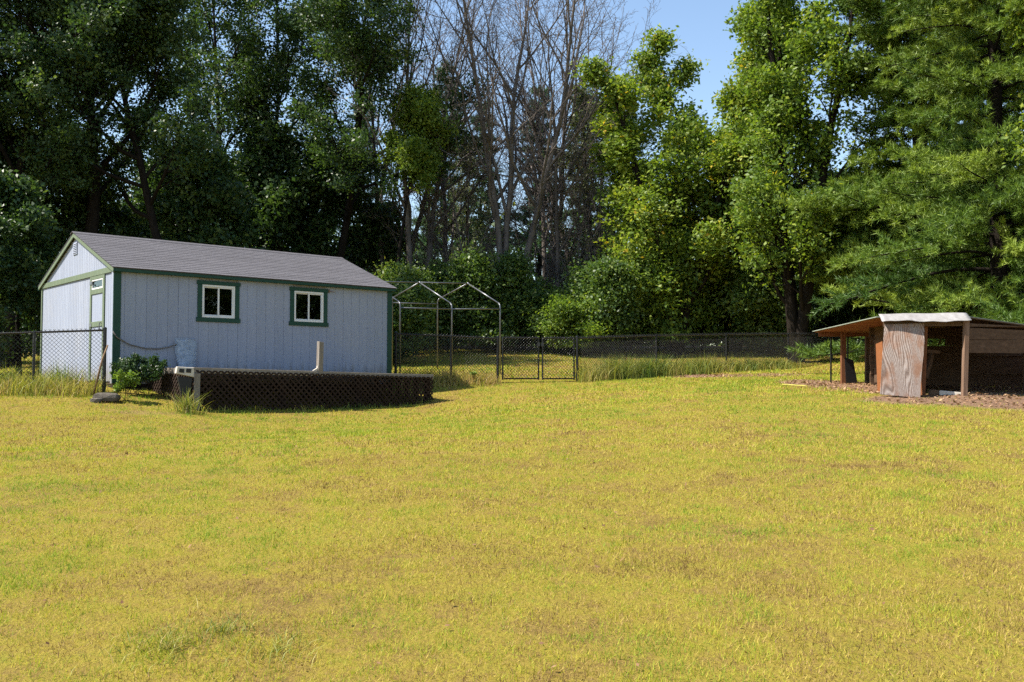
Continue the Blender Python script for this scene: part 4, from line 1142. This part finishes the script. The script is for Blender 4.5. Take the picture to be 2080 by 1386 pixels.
def plant(name, key, x, y, label, cat='tree', group=None, s=1.0, rz=0.0, tilt=(0, 0), sz=None, parts=('trunk', 'crown')):
    tm, cm = TREE_CACHE[key]
    e = empty(name, (x, y, g(x, y)), 0, label, cat, group)
    e.rotation_euler = (tilt[0], tilt[1], rz); e.scale = (s, s, sz or s)
    obj_from(tm, parts[0], e)
    if cm is not None: obj_from(cm, parts[1], e)
    return e
def X_at(px, Y): return at(px, 700, Y)[0]

dome = lambda t: max(.25, math.sin(math.pi * min(1, max(0, (t - .05) * 1.02))) ** .6)
cone = lambda t: max(.12, 1.08 - .95 * t)
egg = lambda t: max(.22, 1.12 * (1 - t) ** .55 * min(1, .35 + 1.9 * t))
tall = lambda t: max(.3, .75 + .45 * math.sin(math.pi * t))

# left dark trees
broad_meshes('oakA', 101, 14.5, .26, P_broad(tall, 3.6, (22, 7, 4), (1.05, .8, .8), (.36, .2, .15)), 28, .19, .105, M_LEAF_DARK)
broad_meshes('oakB', 102, 14.0, .17, P_broad(tall, 3.1, (20, 7, 4), (1.1, .8, .8), (.34, .2, .15)), 28, .19, .105, M_LEAF_DARK)
broad_meshes('oakC', 103, 13.0, .15, P_broad(tall, 2.6, (18, 6, 4), (.9, .8, .8), (.30, .2, .15)), 20, .18, .105, M_LEAF_DARK, stems=((-.10, 0), (.16, .04)))
broad_meshes('under', 104, 6.5, .09, P_broad(egg, 2.3, (16, 6, 3), (1.2, .8, .8), (.10, .2, .15)), 20, .24, .14, M_LEAF_DARK)
feather = lambda t: max(.30, 1.05 - .80 * t)
def P_MAPLE(limb, n1):
    P = P_broad(feather, limb, (n1, 6, 4), (.70, .62, .7), (.10, .18, .12), (.015, .12, .10, .06))
    P['len'] = (limb, .58, .55); return P
broad_meshes('mapleA', 111, 9.3, .12, P_MAPLE(2.5, 14), 14, .15, .10, M_LEAF_MAPLE, tint=(.55, .2), stems=((-.11, .02), (.0, .07), (.10, -.05)))
broad_meshes('mapleB', 112, 12.2, .17, P_MAPLE(2.9, 15), 14, .16, .105, M_LEAF_MAPLE, tint=(.42, .18), stems=((-.085, .0), (.01, .05), (.085, -.03)))
broad_meshes('sapling', 113, 8.8, .09, P_broad(dome, 1.8, (14, 5, 4), (.9, .7, .8), (.62, .2, .15)), 22, .17, .10, M_LEAF_MAPLE, tint=(.45, .15))
broad_meshes('greyTree', 114, 10.0, .12, P_broad(egg, 2.2, (18, 6, 4), (.8, .7, .8), (.18, .2, .15)), 5, .22, .12, M_LEAF_GREY)
# bare dead trees
def P_bare(limb, n=(16, 7, 5, 3), t0=.30, ang=.62): return dict(n=n, ang=(ang, .7, .75, .8), angt=(.25, .2, .2, .1), t0=(t0, .2, .15, .1), trop=(.02, .09, .05, .03, .0), seg=(.9, .5, .35, .25, .2), wig=(.05, .13, .18, .22, .25), taper=(.85, .85, .85, .85, .8), sides=(8, 5, 4, 3, 3), len=(limb, .45, .45, .5), shape=tall, rk=.0125, alev=9, rmin=.0045)
broad_meshes('bareA', 121, 13.0, .13, P_bare(4.2, (11, 7, 5, 2)), 0, 0, 0, None, M_DEADBARK, stems=((-.05, 0), (.045, .03), (.12, -.03)))
broad_meshes('bareB', 122, 12.5, .12, P_bare(4.0, (12, 7, 5, 2)), 0, 0, 0, None, M_DEADBARK, stems=((-.03, 0), (.09, .02)))
broad_meshes('bareC', 123, 11.5, .11, P_bare(3.8, (15, 7, 5, 2), .18, .8), 0, 0, 0, None, M_DEADBARK, stems=((.03, 0),))
broad_meshes('thicket', 124, 4.6, .045, P_bare(2.2, (12, 6, 4, 2), .08, 1.1), 0, 0, 0, None, M_DEADBARK, stems=((-.25, 0), (.05, .1), (.3, -.1)))
# shrubs
broad_meshes('shrubA', 131, 2.4, .028, P_broad(dome, 1.0, (9, 5, 3), (.9, .8, .8), (.05, .15, .1)), 13, .20, .10, M_LEAF_MID, stems=((-.35, 0), (.05, .2), (.38, -.1)), tint=(.5, .2))
broad_meshes('shrubB', 132, 3.4, .035, P_broad(egg, 1.3, (13, 5, 3), (.9, .8, .8), (.05, .15, .1)), 12, .24, .11, M_LEAF_MID, stems=((-.2, 0.1), (.22, -.1)), tint=(.4, .18))
broad_meshes('shrubC', 133, 2.0, .022, P_broad(tall, .9, (9, 5, 3), (1.0, .8, .8), (.05, .15, .1)), 14, .17, .09, M_LEAF_MAPLE, stems=((-.3, 0), (.3, .1)), tint=(.35, .18))

# conifers
def pine_meshes(key, seed, H, r0, reach, lo, mat, whorl=.62, tuft_n=15, need=.125, nw=.011, shape=None, spray=1.0, bough=5, bare_gap=0.0):
    rng = np.random.default_rng(seed); tubes = []
    k = 14; zs = np.linspace(-.25, H, k)
    wob = np.cumsum(rng.normal(0, .05, (k, 2)), 0)
    TP = np.stack([wob[:, 0], wob[:, 1], zs], -1)
    tubes.append((TP, np.maximum(r0 * (1 - .93 * np.linspace(0, 1, k)), .02), 10))
    C, D, T = [], [], []
    z = lo; a0 = 0
    while z < H - .15:
        f = (z - lo) / (H - lo)
        R = reach * (shape(f) if shape else (1 - f) ** .75 * (.8 + .2 * math.sin(f * 9)))
        c0 = np.array([np.interp(z, zs, TP[:, 0]), np.interp(z, zs, TP[:, 1]), z])
        nb = bough + rng.integers(-1, 2)
        a0 += 1.1
        for b in range(nb):
            if rng.uniform() < bare_gap: continue
            az = a0 + b * 2 * math.pi / nb + rng.normal(0, .22)
            Lb = max(.35, R * rng.uniform(.65, 1.15)); n = max(4, int(Lb / .35))
            d = unit(np.array([math.cos(az), math.sin(az), .18 + .35 * f + rng.normal(0, .08)]))
            p = c0 + np.array([0, 0, rng.normal(0, .12)]); pts = [p]; ds = [d]
            for i in range(n):
                t = i / n
                d = unit(d + np.array([0, 0, -.10 + .16 * t]) + rng.normal(0, .06, 3)); p = p + d * Lb / n; pts.append(p); ds.append(d)
            pts = np.array(pts); tubes.append((pts, np.maximum(.008 + .010 * Lb, .008) * (1 - .85 * np.linspace(0, 1, n + 1)) + .003, 5))
            bt = rng.normal(.52, .2)
            m = int(5 + Lb * 7.5 * spray)
            for q in range(m):
                t = .14 + .86 * (q + rng.uniform(0, 1)) / m
                fi = t * n; i = min(int(fi), n - 1); o = pts[i] + (pts[i + 1] - pts[i]) * (fi - i)
                sgn = 1 if q % 2 else -1
                sd = unit(np.cross(ds[i], (0, 0, 1.0))) * sgn
                ln = (.18 + .34 * Lb * (1 - .75 * t)) * rng.uniform(.6, 1.2) * .9
                bd_ = unit(sd * rng.uniform(.3, .95) + ds[i] * .7 + np.array([0, 0, rng.normal(.22, .34)]))
                kk = max(2, int(ln / .10))
                for j in range(kk):
                    s = (j + 1) / kk
                    C.append(o + bd_ * ln * s + np.array([0, 0, -.05 * s * ln + .02])); D.append(unit(bd_ + np.array([0, 0, .25]) + rng.normal(0, .15, 3))); T.append(bt + rng.normal(0, .1) + .12 * s)
            C.append(pts[-1]); D.append(unit(ds[-1] + np.array([0, 0, .3]))); T.append(bt + .2)
        z += whorl * rng.uniform(.75, 1.25)
    C = np.array(C); D = np.array(D); T = np.array(T); n = len(C)
    idx = np.repeat(np.arange(n), tuft_n); m = len(idx)
    dirs = D[idx] * .75 + rng.normal(0, .62, (m, 3)); dirs /= np.linalg.norm(dirs, axis=1)[:, None]
    ln = need * rng.uniform(.7, 1.2, m)
    sd = np.cross(dirs, rng.normal(0, 1, (m, 3))); sd /= np.linalg.norm(sd, axis=1)[:, None] + 1e-9
    B = C[idx] + rng.normal(0, .018, (m, 3))
    V = np.stack([B - sd * nw / 2, B + sd * nw / 2, B + dirs * ln[:, None]], 1).reshape(-1, 3)
    cm = mesh_np('crown', V, 3, np.arange(3 * m).reshape(m, 3), mat, tint=np.clip(T[idx] + rng.normal(0, .08, m), 0, 1))
    tm = tubes_mesh('trunk', tubes, M_BARK)
    TREE_CACHE[key] = (tm, cm)
pine_meshes('pineA', 201, 21.0, .34, 4.4, 2.6, M_PINE, .50, 13, .19, .030, shape=lambda f: (1 - f) ** .5 * (.80 + .26 * math.sin(f * 17)), spray=1.05, bough=6)
pine_meshes('pineB', 202, 19.0, .28, 4.6, 1.0, M_PINE, .52, 13, .175, .025, shape=lambda f: (1 - f) ** .5 * (.78 + .28 * math.sin(f * 13 + 1)), spray=1.05, bough=6)
pine_meshes('farPine', 203, 13.0, .18, 2.6, 2.0, M_PINE_FAR, .6, 12, .24, .04, spray=.95)

# --- placing: left wood
plant('oak_tree', 'oakA', X_at(172, 32), 32, 'big dark forked tree towering behind the shed gable peak', s=1.08, rz=.4)
plant('oak_tree', 'oakB', X_at(352, 31.5), 31.5, 'dark tree with straight trunk rising behind the shed roof middle', s=1.08, rz=2.0)
plant('oak_tree', 'oakC', X_at(490, 40), 40, 'forked slim dark tree right of the straight trunk behind roof', s=1.25, rz=.2)
plant('oak_tree', 'oakB', X_at(672, 39.5), 39.5, 'dark leafy tree above the right end of the shed roof', s=1.2, rz=4.3)
plant('oak_tree', 'oakA', X_at(10, 29), 29, 'dark dense tree at the left edge beside the shed gable', s=.86, rz=3.0)
plant('oak_tree', 'oakB', X_at(-170, 27), 27, 'dark tree reaching in from beyond the left edge', s=.95, rz=1.0)
LB = 'dark understorey trees behind the shed'
for (px, Y, s, rz, lab) in ((-40, 31, 1.25, 0, 'low dark tree at far left below the tall crowns'), (95, 33, 1.3, 1, 'low dark tree just left behind the shed gable peak'),
                            (245, 35, .9, 2, 'low dark tree behind the left third of the shed roof'), (440, 34, 1.2, 3, 'low dark tree behind the middle of shed roof right of straight trunk'),
                            (560, 40, 1.45, 4, 'low dark tree behind the right half of the shed roof'), (650, 42, 1.4, 5.2, 'low dark tree behind the ridge right end'),
                            (760, 43, 1.05, .6, 'low dark tree beyond the right eave of the shed'), (-60, 23.5, .75, 2.2, 'low dark tree nearest the left edge behind the fence'), (40, 25.5, .85, 3.3, 'low dark tree close left of the shed gable'), (330, 38, 1.2, 4.4, 'low dark tree far behind the straight trunk')):
    plant('understorey_tree', 'under', X_at(px, Y), Y, lab, 'tree', LB, s, rz)
plant('young_tree', 'sapling', X_at(805, 37), 37, 'young bright green tree between dark oak and first bare tree', s=1.2, rz=.5)
# --- bare trees
BG = 'bare dead trees in the middle of the wood'
plant('bare_tree', 'bareB', X_at(850, 39.0), 39.0, 'bare tree with two close stems behind the carport frame', 'tree', BG, 1.26, 0)
plant('bare_tree', 'bareC', X_at(905, 42.7), 42.7, 'bare tree leaning right of the two-stemmed bare tree', 'tree', BG, 1.32, 1.2, (0, .09))
plant('bare_tree', 'bareA', X_at(1032, 38.4), 38.4, 'largest bare tree with three stems behind the gate', 'tree', BG, 1.32, 0)
plant('bare_tree', 'bareC', X_at(1135, 39.6), 39.6, 'bare crooked tree right of the three-stemmed one', 'tree', BG, 1.20, 3.4, (0, .05))
plant('bare_tree', 'bareB', X_at(1200, 43.9), 43.9, 'bare tree reaching towards the bright maple', 'tree', BG, 1.18, 2.0, (0, .04))
plant('bare_tree', 'bareC', X_at(760, 45.1), 45.1, 'thin bare tree behind the young bright green tree', 'tree', BG, 1.38, 5)
plant('bare_tree', 'bareB', X_at(1105, 43.9), 43.9, 'bare slim tree just right of the largest bare tree', 'tree', BG, 1.32, 4.0)
plant('bare_tree', 'bareB', X_at(790, 42), 42, 'bare tree farthest left, behind the young bright green tree top', 'tree', BG, 1.3, 5.1)
TG = 'dead twiggy thickets under the bare trees'
for (px, Y, s, rz, lab) in ((880, 40.8, 1.20, 0, 'dead grey thicket below the two-stemmed bare tree'), (965, 40.2, 1.32, 1, 'dead grey thicket left of the three-stemmed bare tree'),
                            (1095, 40.8, 1.38, 2, 'dead grey thicket right of the three-stemmed bare tree'), (1180, 39.6, 1.32, 3, 'dead grey thicket at the foot of the crooked bare tree'), (1235, 40.8, 1.08, 4.4, 'dead grey thicket beside the bright maple')):
    plant('dead_thicket', 'thicket', X_at(px, Y), Y, lab, 'thicket', TG, s, rz, parts=('stems', 'crown'), sz=s * 1.5)
plant('thin_leaved_tree', 'greyTree', X_at(1215, 42.1), 42.1, 'thin grey-green leaved tree behind the crooked bare tree', s=1.2, rz=1)
plant('thin_leaved_tree', 'greyTree', X_at(955, 46.4), 46.4, 'thin grey-green leaved tree left of the three-stemmed bare tree', s=1.05, rz=2.4)
# --- far conifers
CG = 'dark conifers far behind the bare trees'
for (px, Y, s, rz, lab) in ((905, 52.8, 1.22, 0, 'dark conifer far behind, tallest left of three-stemmed tree'), (985, 60.0, 1.20, 1, 'dark conifer far behind, just left of three-stemmed tree'),
                            (1100, 54.0, 1.14, 2, 'blue-green conifer far behind, just right of three-stemmed tree'), (1185, 60.0, 1.20, 3, 'dark conifer far behind the crooked bare tree'),
                            (730, 55.2, 1.14, 4, 'dark conifer far behind the young bright green tree'), (1270, 57.6, 1.20, 5, 'dark conifer far behind, left of the bright maple')):
    plant('conifer', 'farPine', X_at(px, Y), Y, lab, 'conifer', CG, s, rz)
# --- right: maples and pines
plant('maple_tree', 'mapleA', X_at(1375, 36), 36, 'bright yellow-green maple at the left of right-hand trees', s=1.55, sz=1.22, rz=.3)
plant('maple_tree', 'mapleA', X_at(1490, 38), 38, 'green maple just right of the bright yellow-green maple', s=1.6, sz=1.52, rz=2.9)
plant('maple_tree', 'mapleB', X_at(1615, 32.5), 32.5, 'tall maple with thick dark trunk where the long fence ends', s=1.3, sz=1.2, rz=2.2, tilt=(0, -.06))
plant('maple_tree', 'mapleA', X_at(2345, 22.5), 22.5, 'leafy tree reaching in at the right edge above the shelter', s=1.12, rz=1.0)
plant('white_pine', 'pineA', X_at(1875, 30.5), 30.5, 'tall white pine right behind the shelter tin roof', 'pine', s=1.0, rz=.6)
plant('white_pine', 'pineB', X_at(2035, 25.5), 25.5, 'white pine with low sweeping boughs above the shelter roof', 'pine', s=1.0, rz=2.0)
plant('white_pine', 'pineA', X_at(1960, 35), 35, 'white pine standing back between the two nearer white pines', 'pine', s=1.0, rz=3.6, tilt=(0, -.08))
for (px, Y, s, rz, lab) in ((1500, 40, 1.15, 0, 'low dark tree behind the middle green maple'), (1720, 39, 1.2, 1.5, 'low dark tree behind the long fence right end'), (1850, 40, 1.2, 2.5, 'low dark tree behind the shelter doorway'),
                            (1990, 38, 1.25, 3.5, 'low dark tree behind the low-boughed pine'), (2130, 36, 1.2, 4.5, 'low dark tree at the far right edge')):
    plant('understorey_tree', 'under', X_at(px, Y), Y, lab, 'tree', 'dark understorey trees behind the shelter', s, rz)
for (x, y, sc, rz, lab) in ((22, 14.5, 1.3, 0, 'unseen low tree added beyond the right edge, farthest along the yard'), (23.5, 11, 1.4, 1, 'unseen low tree added beyond the right edge, second along the yard'), (22.5, 7.5, 1.3, 2, 'unseen low tree added beyond the right edge, third along the yard'), (23.5, 4, 1.4, 3, 'unseen low tree added beyond the right edge, fourth along the yard'), (22, .5, 1.3, 4, 'unseen low tree added beyond the right edge, nearest the viewer')):  # unseen trees, added so the shed panes reflect dark foliage instead of sky
    plant('understorey_tree', 'under', x, y, lab, 'tree', 'unseen trees added to darken window reflections', sc, rz)
# --- shrubs along the wood edge
SG = 'shrubs along the wood edge'
for (key, px, Y, s, rz, lab) in (('shrubB', 700, 31.5, 1.0, 0, 'leafy shrub rising behind the right end of the shed roof'), ('shrubB', 790, 31, 1.05, 1, 'leafy shrub beside the shed right corner'),
        ('shrubA', 846, 36.3, 1.10, 2, 'broad leafy shrub seen through the carport frame left bay'), ('shrubB', 915, 37.3, 0.86, 3, 'tall leafy shrub seen through the carport frame right bay'),
        ('shrubB', 997, 37.0, 1.18, 4, 'leafy shrub behind the carport leg next to the gate'), ('shrubA', 1055, 38.5, 1.08, 5, 'broad shrub behind the wider gate leaf'),
        ('shrubB', 1132, 36.8, 0.94, .5, 'leafy shrub behind the narrower gate leaf'), ('shrubC', 1164, 35.7, 1.18, 1.5, 'bright low shrub behind the first post after the gate'),
        ('shrubB', 1223, 35.4, 1.10, 2.5, 'leafy shrub left of the bright maple foot'), ('shrubA', 1269, 38.7, 1.12, 3.5, 'broad shrub at the bright maple foot'),
        ('shrubC', 1351, 36.5, 1.56, 4.5, 'bright low shrub under the bright maple'), ('shrubA', 1419, 38.9, 1.14, 5.5, 'broad shrub right of the bright maple foot'),
        ('shrubC', 1509, 37.8, 1.35, .2, 'bright low shrub under the middle green maple'), ('shrubA', 1565, 36.3, 1.33, 1.2, 'broad shrub beside the thick maple trunk'),
        ('shrubA', 1730, 40.2, 1.62, 2.2, 'broad shrub behind the shelter left roof'), ('shrubA', 1845, 39.1, 1.57, 3.2, 'broad shrub behind the shelter doorway')):
    plant('leafy_shrub', key, X_at(px, Y), Y, lab, 'shrub', SG, s, rz, sz=s * (.75 + .6 * ((px * 7919) % 100) / 100), parts=('stems', 'foliage'))
# --- small plants by the shed
p = at(283, 800, 17.0)
broad_meshes('bushDark', 141, .80, .012, P_broad(dome, .34, (9, 5, 3), (1.0, .8, .8), (.05, .15, .1), seg=(.2, .12, .1, .08)), 14, .04, .04, M_LEAF_DARK, stems=((-.3, 0), (0, .2), (.3, -.1)), tint=(.2, .12))
plant('small_bush', 'bushDark', X_at(285, 17.55), 17.55, 'dark rounded bush in front of the shed left corner', 'bush', s=.82, sz=1.15, rz=.3, parts=('stems', 'foliage'))
broad_meshes('vine', 142, .62, .008, P_broad(tall, .22, (7, 3, 2), (1.0, .8, .8), (.15, .15, .1), seg=(.1, .1, .08, .06)), 5, .04, .06, M_LEAF_MAPLE, tint=(.35, .15))
plant('leafy_weed', 'vine', X_at(254, 16.95), 16.95, 'pale green leafy weed beside the dark bush', 'weed', s=1.05, rz=1, parts=('stems', 'foliage'))
plant('leafy_weed', 'vine', X_at(236, 16.9), 16.9, 'low pale green weed by the green corner trim foot', 'weed', s=.62, rz=2, parts=('stems', 'foliage'))
broad_meshes('flower', 143, .36, .007, P_broad(dome, .14, (6, 3, 2), (.8, .8, .8), (.35, .15, .1), seg=(.1, .06, .05, .04)), 6, .028, .04, M_FLOWER)
plant('flowering_plant', 'flower', X_at(149, 17.75), 17.75, 'pale cream flowers growing behind the left fence at the gable', 'flower', s=1.1, rz=0, parts=('stems', 'blossom'))
broad_meshes('stake', 144, .5, .012, P_broad(dome, .16, (5, 3, 2), (.8, .8, .8), (.5, .15, .1), seg=(.1, .06, .05, .04)), 5, .03, .05, M_LEAF_MAPLE)
for px, Y, lab in ((855, 22.2, 'small weed at the fence left of the carport leg'), (962, 22.9, 'small weed at the fence just before the gate')):
    plant('fence_weed', 'stake', X_at(px, Y), Y, lab, 'weed', 'small weeds at the fence', 1.1, px, parts=('stems', 'foliage'))

# --- the far wood that closes the view between the trunks
rf = np.random.default_rng(71)
nc = 4600
cx = rf.uniform(-62, 62, nc); cy = rf.uniform(56, 74, nc)
top = 3.2 + 6.5 * fbm(cx + 200, cy * .3, 9.0, 61, 3) + rf.normal(0, .5, nc)
cz = gz(cx, cy) + rf.uniform(0, 1, nc) ** 1.5 * top
Vf, Ff, Tf = leaves(np.stack([cx, cy, cz], -1), rf, 17, .55, .46, tint_mu=.4, tint_sd=.2)
tag(obj_from(mesh_np('far_wood', Vf, 4, Ff, M_LEAF_MID, tint=np.clip(Tf, 0, .95)), 'far_wood'), 'distant green wood seen low between the tree trunks', 'wood', kind='stuff')
